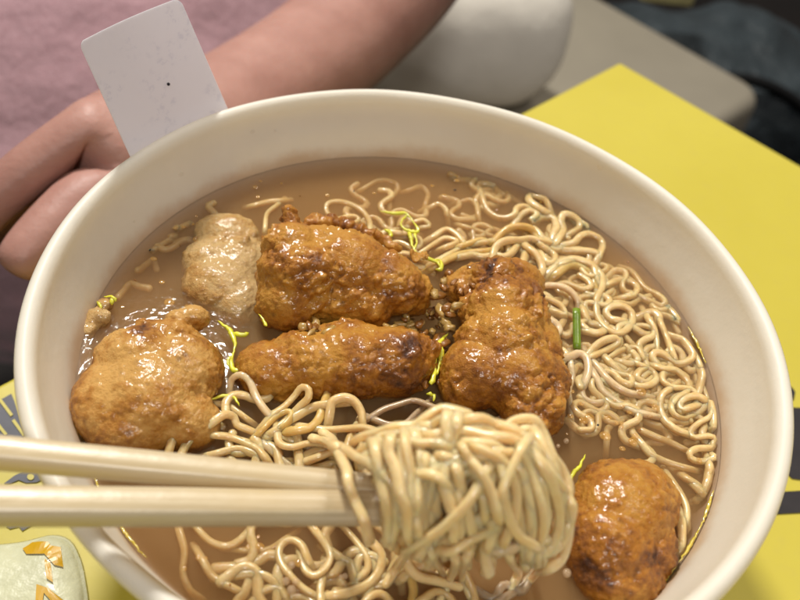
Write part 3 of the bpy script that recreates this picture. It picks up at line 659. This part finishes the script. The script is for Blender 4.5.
Z1 = (160, 180, .375)
z1 = lambda pts, z=2.5: [(Z1[0] + x * Z1[2], Z1[1] + y * Z1[2], z) for x, y in pts]
thread('herb_wisp', [z1([(152,375),(185,400),(200,440),(190,480),(195,505),(225,510),(262,540)]), z1([(195,408),(220,415),(238,408)]), z1([(188,470),(180,490),(200,500)])], .48, M['wisp'], 'forked yellow-green herb wisp between left round and lower chicken pieces', 'herb', 2.5)
thread('herb_wisp', [z1([(768,408),(742,440),(735,480),(732,520),(722,545)], 4), z1([(745,440),(750,470),(738,520)], 4), z1([(712,570),(730,572),(728,590)], 2)], .5, M['wisp'], 'upright yellow herb wisp wedged between lower slab and triangular chicken piece', 'herb', 4)
thread('herb_wisp', [px('I', [(268,262),(285,232),(350,205),(420,210),(440,238),(455,262)])], .3, M['wisp'], 'thin yellow herb wisp arched over the noodles behind upper chopstick', 'herb', 2.5)
thread('herb_wisp', [[(x, y, 3.2) for x, y in px('L', [(772,368),(745,430),(702,480),(682,550),(664,592)])]], .33, M['wisp'], 'thin yellow herb wisp at the edge of the front amber chicken piece', 'herb', 3)
thread('herb_wisp', [[(104,297,2),(111,296,2.4),(116,301,2.2)], [(112,297,2.3),(112,305,1.8)], [(98,302,1.6),(102,309,1.6)]], .4, M['wisp'], 'tiny yellow herb wisp on the pale batter crumb by the left wall', 'herb', 2)
thread('herb_wisp', [[(x, y, 9) for x, y in ((258,314),(263,320),(267,326))]], .35, M['wisp'], 'speck of yellow herb under the left end of the crusty top piece', 'herb', 3)
def rim_line(a, z=.5): # onto the wall just at the waterline
    out = []
    for x, y in a:
        p = at(x, y, Z_SOUP + z * mm); q = p[:2] * ((wall_r(Z_SOUP) - .0006) / np.hypot(p[0], p[1])); out.append((*to_px((q[0], q[1], Z_SOUP + z * mm)), z))
    return out
OIL = 'thin yellow reflection line on the oil edge along the waterline, '  # reflection on the oil meniscus, put into yellow-coloured threads
thread('oil_glint', [rim_line([(75,405),(76,412),(78,422),(81,434)])], .32, M['oil'], OIL + 'beside the left round chicken piece', 'oil', .5)
thread('oil_glint', [rim_line([(92,474),(97,487),(116,523),(127,540),(146,559)])], .22, M['oil'], OIL + 'crossing under the chopsticks', 'oil', .5)
thread('oil_glint', [rim_line(px('H', [(525,90),(492,170),(462,270),(455,345),(400,430),(350,520),(300,570),(290,610)]))], .26, M['oil'], OIL + 'right of the front amber chicken piece', 'oil', .5)
thread('oil_glint', [rim_line(px('D', [(505,150),(550,260),(605,365)]))], .26, M['oil'], OIL + 'beside the right-hand floating noodles', 'oil', .5)
a, b = at(576.5, 309, Z_SOUP + 3.0 * mm), at(577, 349, Z_SOUP - .2 * mm)
V, F = sweep(np.array([a + (b - a) * t for t in np.linspace(0, 1, 8)]), .0011, 12, 2.2, 1.5, False)
tag(recenter(link_mesh('chive', V, F, M['chive'])), 'short green chive piece standing among the floating noodles', 'chive')
for x, y, r in ((291.5,565,.9),(286,581,.9),(296,582,.9),(291.5,590,1.1),(345,576,.7),(341,577,.6),(309,448,.8),(302,452,.6),(296,456,.5),(566,441,.8),(558,446,.6),(567,573,1.1),(590,590,1.0),(453,409,.8),(499,419,.9),(552,423,.6)):  # beads added in place of lamp reflections on the broth
    bm = bmesh.new(); bmesh.ops.create_uvsphere(bm, u_segments=16, v_segments=10, radius=r * mm * .9)
    me = bpy.data.meshes.new('soup_glint'); bm.to_mesh(me); bm.free(); me.polygons.foreach_set('use_smooth', [True] * len(me.polygons)); me.materials.append(M['glint'])
    o = bpy.data.objects.new('soup_glint', me); C.objects.link(o); o.location = at(x, y, Z_SOUP + .3 * mm)
    tag(o, 'tiny shiny bead added as a glint on the surface of the broth', 'glint', 'glint beads on the broth')
M['oil_spot'] = NT('oil_film').set(base=srgb(214, 160, 70), rough=.06, spec=.8, coat=1, coat_rough=.03, alpha=.3).m
k = 0
while k < 60:
    x, y = random.choice([(random.uniform(110, 200), random.uniform(200, 310)), (random.uniform(200, 480), random.uniform(172, 205)), (random.uniform(480, 720), random.uniform(200, 480)), (random.uniform(120, 340), random.uniform(530, 600)), (random.uniform(560, 660), random.uniform(390, 450))])
    p = at(x, y, Z_SOUP + .0001)
    if math.hypot(p[0], p[1]) > wall_r(Z_SOUP) - .003: continue
    r = random.choice([.4, .5, .6, .8, 1.2]) * mm * random.uniform(.8, 1.3); k += 1
    bm = bmesh.new(); bmesh.ops.create_uvsphere(bm, u_segments=18, v_segments=8, radius=1); bm.transform(Matrix.Diagonal((r * random.uniform(.8, 1.3), r, r * .28, 1)))
    me = bpy.data.meshes.new('oil_droplet'); bm.to_mesh(me); bm.free(); me.polygons.foreach_set('use_smooth', [True] * len(me.polygons)); me.materials.append(M['oil_spot'])
    o = bpy.data.objects.new('oil_droplet', me); C.objects.link(o); o.location = p; tag(o, 'small glossy golden oil droplet floating on the broth', 'oil droplet', 'oil droplets on the broth')
for k, (x, y) in enumerate([(354,191),(412,208),(497,210),(150,250),(135,280),(300,196),(455,190),(628,262),(640,430),(598,425),(230,585),(180,245)]):
    bm = bmesh.new(); bmesh.ops.create_icosphere(bm, subdivisions=1, radius=1); bm.transform(Matrix.Diagonal((random.uniform(.3, .7) * mm, random.uniform(.2, .4) * mm, .2 * mm, 1)))
    me = bpy.data.meshes.new('dark_speck'); bm.to_mesh(me); bm.free(); me.materials.append(M['garlic_brown'] if k % 3 else M['dot'])
    o = bpy.data.objects.new('dark_speck', me); C.objects.link(o); o.location = at(x, y, Z_SOUP + .0001); o.rotation_euler.z = random.uniform(0, 6)
    tag(o, 'tiny brown speck of fried crumb floating on the broth', 'crumb speck', 'specks on the broth')
for x, y, r in ((252,133,1.0),(275,132,.8),(181,175,1.0),(252,122,.5),(560,205,.7),(600,168,1.2),(134,222,.6)):
    # on the inner wall: march the ray to the wall cone
    d = ray(x, y); t = .1
    while True:
        p = CAM + d * t
        if p[2] < H_RIM - .002 and math.hypot(p[0], p[1]) >= wall_r(p[2]): break
        t += .0003
        if t > .6: break
    bm = bmesh.new(); bmesh.ops.create_uvsphere(bm, u_segments=14, v_segments=8, radius=r * mm)
    ang = math.atan2(p[1], p[0]); bm.transform(Matrix.Rotation(ang, 4, 'Z') @ Matrix.Diagonal((.35, 1, 1.25, 1)))
    me = bpy.data.meshes.new('broth_droplet'); bm.to_mesh(me); bm.free(); me.polygons.foreach_set('use_smooth', [True] * len(me.polygons)); me.materials.append(M['drop'])
    o = bpy.data.objects.new('broth_droplet', me); C.objects.link(o); o.location = p
    tag(o, 'small droplet of broth stuck to the inside wall of the bowl', 'droplet', 'droplets on the bowl wall')

# ------------------------------------------------------------------ sticker on the bowl
q = at(176, 127, H_RIM - .0024); radial = np.array([q[0], q[1], 0]) / np.hypot(q[0], q[1]); tang = np.array([-radial[1], radial[0], 0])
wv = radial * math.sin(.2) + np.array([0, 0, 1]) * math.cos(.2); nrm = np.cross(tang, wv); nrm = nrm if nrm @ radial > 0 else -nrm
q = radial * (R + .0003) + np.array([0, 0, H_RIM - .0024])
def on_plane(x, y):
    d = ray(x, y); return CAM + d * (((q - CAM) @ nrm) / (d @ nrm))
ctl, ctr, rr_, ll_ = (77, 42), (178, -3), (225, 103), (127, 150)
cbr = (225 + 12, 103 + 27); cbl = (127 + 14, 150 + 30)
def bil(u, v): return tuple(np.array(ctl) * (1-u)*(1-v) + np.array(ctr) * u*(1-v) + np.array(cbr) * u*v + np.array(cbl) * (1-u)*v)
nu, nv = 18, 30; V, F = [], []; rc = .06
vs_ = list(np.linspace(0, 1, 10) ** 2 * rc) + list(np.linspace(rc, 1, 22))[1:]
for side in (0, 1):
    for j in range(nv + 1):
        for i in range(nu + 1):
            u, v = i / nu, vs_[j]
            # rounded top corners
            if v < rc * 1.0:
                s = math.sqrt(max(0, 1 - (1 - v / rc) ** 2)); lo = rc * (1 - s); u = lo + u * (1 - 2 * lo)
            bend = .0012 * math.sin(math.pi * u) * (1 - v) - .0008 * (1 - v)
            V.append(on_plane(*bil(u, v)) + nrm * (bend + side * .0002))
N1 = (nu + 1) * (nv + 1)
for j in range(nv):
    for i in range(nu):
        k = j * (nu + 1) + i; F.append((k, k + 1, k + nu + 2, k + nu + 1)); F.append((N1 + k, N1 + k + nu + 1, N1 + k + nu + 2, N1 + k + 1))
edge = [i for i in range(nu + 1)] + [j * (nu + 1) + nu for j in range(1, nv + 1)] + [nv * (nu + 1) + i for i in range(nu - 1, -1, -1)] + [j * (nu + 1) for j in range(nv - 1, 0, -1)]
for a_, b_ in zip(edge, edge[1:] + edge[:1]): F.append((a_, N1 + a_, N1 + b_, b_))
stk = fix_normals(link_mesh('paper_sticker', V, F, M['sticker'], None, False)); tag(stk, 'white rounded paper label sticking up behind the far rim of the bowl', 'label')
dp = on_plane(168, 84) - nrm * .0002
bm = bmesh.new(); bmesh.ops.create_uvsphere(bm, u_segments=10, v_segments=6, radius=.00045); me = bpy.data.meshes.new('ink_dot'); bm.to_mesh(me); bm.free(); me.materials.append(M['dot'])
o = bpy.data.objects.new('ink_dot', me); C.objects.link(o); o.location = dp; o.parent = stk

# ------------------------------------------------------------------ table
Ta, Tk, Tb = at(12, 378, 0), at(620, 62, 0), at(800, 165, 0)
e1 = (Ta - Tk) / np.linalg.norm(Ta - Tk); e2 = (Tb - Tk) / np.linalg.norm(Tb - Tk)
c0, c1, c3 = Tk, Tk + e1 * .62, Tk + e2 * .8; c2 = c1 + e2 * .8
table = tag(empty('table', (0, 0, -.74)), 'yellow square-cornered table carrying the soup bowl', 'table')
bm = bmesh.new(); vs = [bm.verts.new(tuple(p)) for p in (c0, c1, c2, c3)]; f = bm.faces.new(vs)
ex = bmesh.ops.extrude_face_region(bm, geom=[f]); bmesh.ops.translate(bm, vec=(0, 0, -.028), verts=[v for v in ex['geom'] if isinstance(v, bmesh.types.BMVert)])
bmesh.ops.recalc_face_normals(bm, faces=bm.faces); bmesh.ops.bevel(bm, geom=list(bm.edges), offset=.0015, segments=2, affect='EDGES', profile=.5)
me = bpy.data.meshes.new('tabletop'); bm.to_mesh(me); bm.free(); me.materials.append(M['table'])
o = bpy.data.objects.new('tabletop', me); C.objects.link(o); o.parent = table; o.location = (0, 0, .74)
for sx, sy in ((.06, .06), (.56, .06), (.06, .74), (.56, .74)):
    p = c0 + e1 * sx + e2 * sy
    lg = link_mesh('leg', *sweep(np.array([[p[0], p[1], z] for z in np.linspace(-.0285, -.729, 6)]), .02, 12, 3, 1, False), M['bag_black'], table); lg.location = (0, 0, .74)
def zpx(x0, y0, s, pts): return [(x0 + x * s, y0 + y * s) for x, y in pts]
def print_mark(pts, mat, z=.0003):
    P = [at(x, y, z) for x, y in pts]
    o = fix_normals(link_mesh('printed_mark', *sheet(P, .0001), mat, table, False)); o.location = (0, 0, .74)
k1 = (0, 370, .125)
print_mark(zpx(*k1, [(-160,290),(0,238),(30,225),(90,190),(115,250),(140,330),(170,430),(230,560),(150,640),(-160,620)]), M['ink'])
def stripe(reg, a, b, w, mat=None, z=.0006):
    a, b = np.array(a, float), np.array(b, float); d = (b - a) / np.linalg.norm(b - a); n = np.array([-d[1], d[0]]) * w / 2
    print_mark(zpx(*reg, [a + n, b + n, b - n, a - n]), mat or M['table'], z)
stripe(k1, (-10,225), (95,365), 26); stripe(k1, (105,400), (195,525), 26); stripe(k1, (-30,420), (50,520), 26)
k2 = (0, 465, .125)
print_mark(zpx(*k2, [(30,150),(110,90),(220,30),(300,40),(335,120),(290,140),(210,145),(150,120),(80,150)]), M['ink'])
print_mark(zpx(*k2, [(245 + 28 * math.cos(a), 95 + 26 * math.sin(a)) for a in np.linspace(0, 2 * math.pi, 14, endpoint=False)]), M['table'], .0006)
print_mark(zpx(*k2, [(50,490),(90,455),(135,480),(165,450),(210,440),(300,455),(240,490),(180,528),(150,492),(80,512)]), M['ink'])
k3 = (760, 360, .2667)
print_mark(zpx(*k3, [(100,178),(300,182),(300,470),(120,445),(95,420)]), M['ink_dark'])
print_mark(zpx(*k3, [(100,90),(122,105),(132,120),(126,150),(100,150)]), M['ink_dark'])
print_mark(zpx(*k3, [(70,495),(300,482),(300,565),(60,578)]), M['ink_dark'])

# ------------------------------------------------------------------ sauce pouch on the table
out = [(-90,552),(-20,546),(20,542),(52,535),(70,540),(80,556),(86,578),(90,610),(92,650),(-90,680)]
cx, cy = np.mean(out, 0); V, F = [], []; no_ = len(out) * 6
ol = spline(np.array([(*p, 0) for p in out + out[:1]]), 6)[:-1, :2]; n = len(ol)
for k, (s, z) in enumerate(((1, .0008), (.97, .0016), (.93, .0017), (.9, .0024), (.8, .0033), (.6, .0040), (.3, .0043))):
    for x, y in ol:
        p = at(cx + (x - cx) * s, cy + (y - cy) * s, z)
        if k > 2: p[2] += .0016 * mnoise.noise(Vector(p) * 90) + .0009 * abs(mnoise.noise(Vector(p) * 200))
        V.append(p)
for k in range(6):
    for i in range(n): F.append((k * n + i, k * n + (i + 1) % n, (k + 1) * n + (i + 1) % n, (k + 1) * n + i))
F.append(tuple(6 * n + i for i in range(n))); F.append(tuple(range(n - 1, -1, -1)))
pouch = fix_normals(link_mesh('plastic_pouch', V, F, M['pouch'])); tag(pouch, 'pale glossy plastic pouch with gold lettering at the table corner left of the bowl', 'pouch')
from mathutils.bvhtree import BVHTree
ptree = BVHTree.FromPolygons([tuple(map(float, v)) for v in V], F)
k4 = (0, 525, .125)
def gold(pts):
    P = []
    for x, y in zpx(*k4, pts): P.append(at(x, y, .0060))
    bm = bmesh.new(); bm.faces.new([bm.verts.new(tuple(p)) for p in P]); bmesh.ops.triangulate(bm, faces=bm.faces); bmesh.ops.subdivide_edges(bm, edges=bm.edges, cuts=7, use_grid_fill=True)
    for v in bm.verts:
        hit = ptree.ray_cast(Vector((v.co.x, v.co.y, .05)), Vector((0, 0, -1)))[0]; v.co.z = (hit.z if hit else .002) + .0005
    me = bpy.data.meshes.new('printed_character'); bm.to_mesh(me); bm.free(); me.materials.append(M['gold']); o = bpy.data.objects.new('printed_character', me); C.objects.link(o); o.parent = pouch
gold([(165,155),(240,100),(380,120),(400,150),(480,160),(500,320),(430,310),(350,220),(200,210)])
gold([(352,262),(400,290),(422,455),(372,425)])
gold([(290,470),(380,500),(510,600),(520,660),(440,640),(350,540),(335,640),(280,640)])

# ------------------------------------------------------------------ person behind the table
def skin_mesh(name, joints, edges, mat, parent, sub=2):
    names = list(joints); idx = {k: i for i, k in enumerate(names)}
    me = bpy.data.meshes.new(name); me.from_pydata([tuple(map(float, joints[k][0])) for k in names], [(idx[a], idx[b]) for a, b in edges], [])
    o = bpy.data.objects.new(name, me); C.objects.link(o)
    o.modifiers.new('skin', 'SKIN'); sd = o.modifiers.new('sub', 'SUBSURF'); sd.levels = sub; sd.render_levels = sub
    sm = o.modifiers.new('sm', 'SMOOTH'); sm.iterations = 3; sm.factor = .5
    for i, k in enumerate(names):
        r = joints[k][1]; o.data.skin_vertices[0].data[i].radius = (r, r) if not isinstance(r, tuple) else r
    o.data.skin_vertices[0].data[0].use_root = True
    applied(o); o.data.materials.append(mat); o.parent = parent; return o
person = tag(empty('person', (-.33, .52, -.28)), 'person in a pink shirt and cream trousers sitting behind the bowl, forearm reaching left', 'person')
W = lambda p: np.asarray(p, float) - np.array([-.33, .52, -.28])   # joints are local to the person
fdir = np.array([.446, -.895, 0]); left = np.array([.895, .446, 0]); mid = np.array([-.33, .54, 0])
def bod(fw_, lf, z): return W(mid + fdir * fw_ + left * lf + np.array([0, 0, z]))
J = {
 'pelvis': (bod(0, 0, -.18), .085), 'waist': (bod(0, 0, -.06), .085), 'chest': (bod(0, 0, .1), .095), 'neck': (bod(.01, 0, .26), .045),
 'shoulder': (bod(0, .15, .2), .048),
 'elbow': (W(far(440, -72, .52)), .040), 'fore1': (W(far(385, -5, .475)), .0375), 'fore2': (W(far(315, 62, .42)), .0325), 'wrist': (W(far(196, 132, .335)), (.026, .021)),
 'palm': (W(far(125, 165, .300)), (.030, .021)),
 'shoulder_r': (bod(0, -.15, .2), .048), 'elbow_r': (bod(.1, -.24, -.04), .04), 'wrist_r': (bod(.2, -.14, -.16), .026),
}
Ed = [('pelvis','waist'),('waist','chest'),('chest','neck'),('chest','shoulder'),('shoulder','elbow'),('elbow','fore1'),('fore1','fore2'),('fore2','wrist'),('wrist','palm'),
      ('chest','shoulder_r'),('shoulder_r','elbow_r'),('elbow_r','wrist_r')]
FG = {'index': [(84,130,.290,.0122),(32,168,.285,.0098),(-18,212,.284,.0088),(-40,256,.288,.0075)],
      'middle': [(80,150,.312,.0110),(24,190,.312,.0098),(-34,230,.313,.0088),(-60,262,.315,.0075)],
      'ring': [(76,164,.332,.0100),(20,200,.334,.0092),(-34,238,.336,.0085),(-56,264,.338,.0070)],
      'little': [(76,176,.350,.0092),(20,212,.354,.0085),(-24,240,.358,.0075),(-40,262,.360,.0062)],
      'thumb': [(104,186,.292,.0130),(58,222,.279,.0104),(26,254,.272,.0094),(10,276,.270,.0078)]}
for k, ch in FG.items():
    prev = 'palm'
    for i, (x, y, d_, r_) in enumerate(ch): J[k + str(i)] = (W(far(x, y, d_)), r_); Ed.append((prev, k + str(i))); prev = k + str(i)
skin_mesh('body', J, Ed, M['skin'], person)
SJ = {'hem': (bod(.12, 0, -.23), (.24, .15)), 'drape': (bod(.32, -.08, -.25), (.16, .07)), 'belly': (bod(.06, 0, -.13), (.20, .16)), 'rib': (bod(.02, 0, .03), (.155, .135)), 'bust': (bod(.01, 0, .14), (.15, .125)), 'collar': (bod(0, 0, .24), (.07, .06)),
      'slv': (bod(0, .15, .2), .075), 'slv1': (bod(.06, .2, .10), .07), 'slv_r': (bod(0, -.15, .2), .075), 'slv_r1': (bod(.04, -.2, .10), .07)}
sh = skin_mesh('shirt', SJ, [('hem','drape'),('hem','belly'),('belly','rib'),('rib','bust'),('bust','collar'),('bust','slv'),('slv','slv1'),('bust','slv_r'),('slv_r','slv_r1')], M['shirt'], person, 4)
for v in sh.data.vertices:
    p = v.co; v.co += v.normal * (.010 * mnoise.noise(Vector((p.x * 9, p.y * 9, p.z * 15))) + .006 * mnoise.noise(Vector((p.x * 26, p.y * 20, p.z * 34))))
KN = at(545, 32, -.195)
TJ = {'hip': (bod(.02, 0, -.2), (.15, .10)), 'hip_l': (bod(.02, .1, -.19), .095), 'thigh_l': (W((KN * .45 + (mid + left * .1 + np.array([0, 0, -.19])) * .55)), .092), 'knee_l': (W(KN), .078), 'shin_l': (bod(-.02, .30, -.23), .055), 'ankle_l': (bod(-.12, .05, -.24), .045),
      'hip_r': (bod(.02, -.1, -.19), .095), 'knee_r': (bod(.10, -.36, -.2), .078), 'ankle_r': (bod(-.1, -.1, -.25), .045)}
tr = skin_mesh('trousers', TJ, [('hip','hip_l'),('hip_l','thigh_l'),('thigh_l','knee_l'),('knee_l','shin_l'),('shin_l','ankle_l'),('hip','hip_r'),('hip_r','knee_r'),('knee_r','ankle_r')], M['trousers'], person, 3)
for v in tr.data.vertices:
    p = v.co; v.co += v.normal * (.0045 * mnoise.noise(Vector((p.x * 10, p.y * 12, p.z * 7))) + .0045 * mnoise.noise(Vector((p.x * 22 + p.z * 26, p.y * 5, p.z * 9))) + .001 * mnoise.noise(Vector((p.x * 34, p.y * 40, p.z * 22))))

# ------------------------------------------------------------------ bench, bag, floor
def slab(name, corners, z, thick, mat, bev, seg=5, parent=None):
    bm = bmesh.new(); vs = [bm.verts.new((p[0], p[1], z)) for p in corners]; f = bm.faces.new(vs)
    ex = bmesh.ops.extrude_face_region(bm, geom=[f]); bmesh.ops.translate(bm, vec=(0, 0, -thick), verts=[v for v in ex['geom'] if isinstance(v, bmesh.types.BMVert)])
    bmesh.ops.recalc_face_normals(bm, faces=bm.faces)
    vert_e = [e for e in bm.edges if abs(e.verts[0].co.z - e.verts[1].co.z) > thick * .5]
    bmesh.ops.bevel(bm, geom=vert_e, offset=bev * 2.2, segments=6, affect='EDGES', profile=.5)
    hor = [e for e in bm.edges if abs(e.verts[0].co.z - e.verts[1].co.z) < 1e-5 and len(e.link_faces) == 2 and abs(e.link_faces[0].normal.z - e.link_faces[1].normal.z) > .5]
    bmesh.ops.bevel(bm, geom=hor, offset=bev, segments=seg, affect='EDGES', profile=.5)
    me = bpy.data.meshes.new(name); bm.to_mesh(me); bm.free(); me.polygons.foreach_set('use_smooth', [True] * len(me.polygons)); me.materials.append(mat)
    o = bpy.data.objects.new(name, me); C.objects.link(o)
    if parent: o.parent = parent
    return o
ZB = -.28
Q = at(772, 92, ZB); qa = at(630, 12, ZB); qb = at(640, 172, ZB)
u1 = (qa - Q) / np.linalg.norm(qa - Q); u2 = (qb - Q) / np.linalg.norm(qb - Q)
print('bench angle', math.degrees(math.acos(u1 @ u2)))
bench = tag(empty('bench', (Q[0], Q[1], -.73)), 'grey padded bench seat under the person, beyond the yellow table', 'bench')
cs = [Q, Q + u1 * 1.5, Q + u1 * 1.5 + u2 * .48, Q + u2 * .48]
o = slab('seat', cs, ZB, .07, M['bench'], .016, parent=bench); o.location = -np.array([Q[0], Q[1], -.73])
for t1, t2 in ((.12, .08), (1.38, .08), (.12, .40), (1.38, .40)):
    p = Q + u1 * t1 + u2 * t2
    lg = link_mesh('leg', *sweep(np.array([[p[0], p[1], z] for z in np.linspace(-.3505, -.729, 5)]), .02, 10, 3, 1, False), M['bag_black'], bench); lg.location = -np.array([Q[0], Q[1], -.73])
fl = link_mesh('floor', [(-4, -4, -.73), (4, -4, -.73), (4, 5, -.73), (-4, 5, -.73)], [(0, 1, 2, 3)], M['floor'], None, False); tag(fl, kind='structure')
bc = far(745, -5, 1.22)
bg = empty('bag', (bc[0], bc[1], -.73)); tag(bg, 'dark blue-grey bag on the floor beyond the bench', 'bag')
bl = blobs('bag_body', [((0, 0, .19), (.26, .17, .19), .5), ((.2, .05, .15), (.16, .14, .15), 0), ((-.12, 0, .27), (.13, .11, .10), .3), ((.08, -.06, .28), (.10, .07, .08), -.4), ((0, 0, .02), (.22, .15, .02), .5)], M['bag'], .012, 5); bl.parent = bg
for v in bl.data.vertices: v.co += v.normal * (.022 * mnoise.noise(v.co * 9) + .010 * mnoise.noise(v.co * 24))
V, F = sweep(spline([(-.2, -.12, .1), (-.12, -.16, .3), (0, -.13, .36), (.14, -.13, .30), (.24, -.12, .1)], .01), .014, 10, 3, 2); link_mesh('strap', V, F, M['bag_black'], bg)
cp = at(664, -8, ZB)
cart = slab('paper_box', [cp + np.array(v) for v in ((-.035, -.04, 0), (.035, -.03, 0), (.03, .06, 0), (-.04, .05, 0))], ZB + .042, .0415, M['carton'], .002, 2); tag(cart, 'small pale yellow-green box at the back edge of the bench', 'box')
ca, cb_ = far(735, 175, 1.0), far(850, 105, 1.12); ca[2] = cb_[2] = -.70
link = link_mesh('wooden_rail', *sweep(np.array([ca + (cb_ - ca) * t for t in np.linspace(-.3, 1.4, 8)]), .025, 10, 3.5, 1, False), M['redwood']); tag(link, 'red-brown wooden rail low on the dark floor at the right', 'rail')

# ------------------------------------------------------------------ camera
cam = bpy.data.cameras.new('camera'); co = bpy.data.objects.new('camera', cam); C.objects.link(co)
co.matrix_world = Matrix(((RX[0], UP[0], -FW[0], CAM[0]), (RX[1], UP[1], -FW[1], CAM[1]), (RX[2], UP[2], -FW[2], CAM[2]), (0, 0, 0, 1)))
cam.sensor_width = 36; cam.lens = 36 * F_PX / 800; cam.clip_start = .01; cam.clip_end = 50
cam.dof.use_dof = True; cam.dof.focus_distance = .208; cam.dof.aperture_fstop = 38.25 / 2.6
bpy.context.scene.camera = co

# ------------------------------------------------------------------ light: warm ceiling lamps of the room and one added front fill
def lamp(name, loc, size, watt, col, target=(0, .03, .05)):
    l = bpy.data.lights.new(name, 'AREA'); l.shape = 'DISK'; l.size = size; l.energy = watt; l.color = col
    o = bpy.data.objects.new(name, l); C.objects.link(o); o.location = loc
    o.rotation_euler = (Vector(target) - Vector(loc)).to_track_quat('-Z', 'Y').to_euler(); return o
lamp('ceiling_or_fill_lamp', (-.465, .88, 1.35), .20, 28, (1, .965, .90))
lamp('ceiling_or_fill_lamp', (.10, -.80, 1.15), .22, 6.0, (1, .96, .93))  # added front fill without a known source, brightens the sticker
lamp('ceiling_or_fill_lamp', (.55, .30, 1.40), .40, 4, (1, .91, .80))
lamp('ceiling_or_fill_lamp', (.22, 1.12, 1.40), .16, 3.5, (1, .93, .84))
w = bpy.data.worlds.new('World'); bpy.context.scene.world = w; w.use_nodes = True
bgn = w.node_tree.nodes['Background']; bgn.inputs[0].default_value = (1, .94, .88, 1); bgn.inputs[1].default_value = .14

sc = bpy.context.scene
sc.view_settings.view_transform = 'Standard'; sc.view_settings.look = 'None'; sc.view_settings.gamma = 1; sc.view_settings.exposure = 0
sc.render.engine = 'CYCLES'
cy_ = sc.cycles; cy_.use_denoising = True; cy_.max_bounces = 12; cy_.volume_bounces = 4; cy_.transparent_max_bounces = 16; cy_.diffuse_bounces = 4; cy_.glossy_bounces = 4
cy_.sample_clamp_indirect = 4; cy_.caustics_reflective = False; cy_.caustics_refractive = False
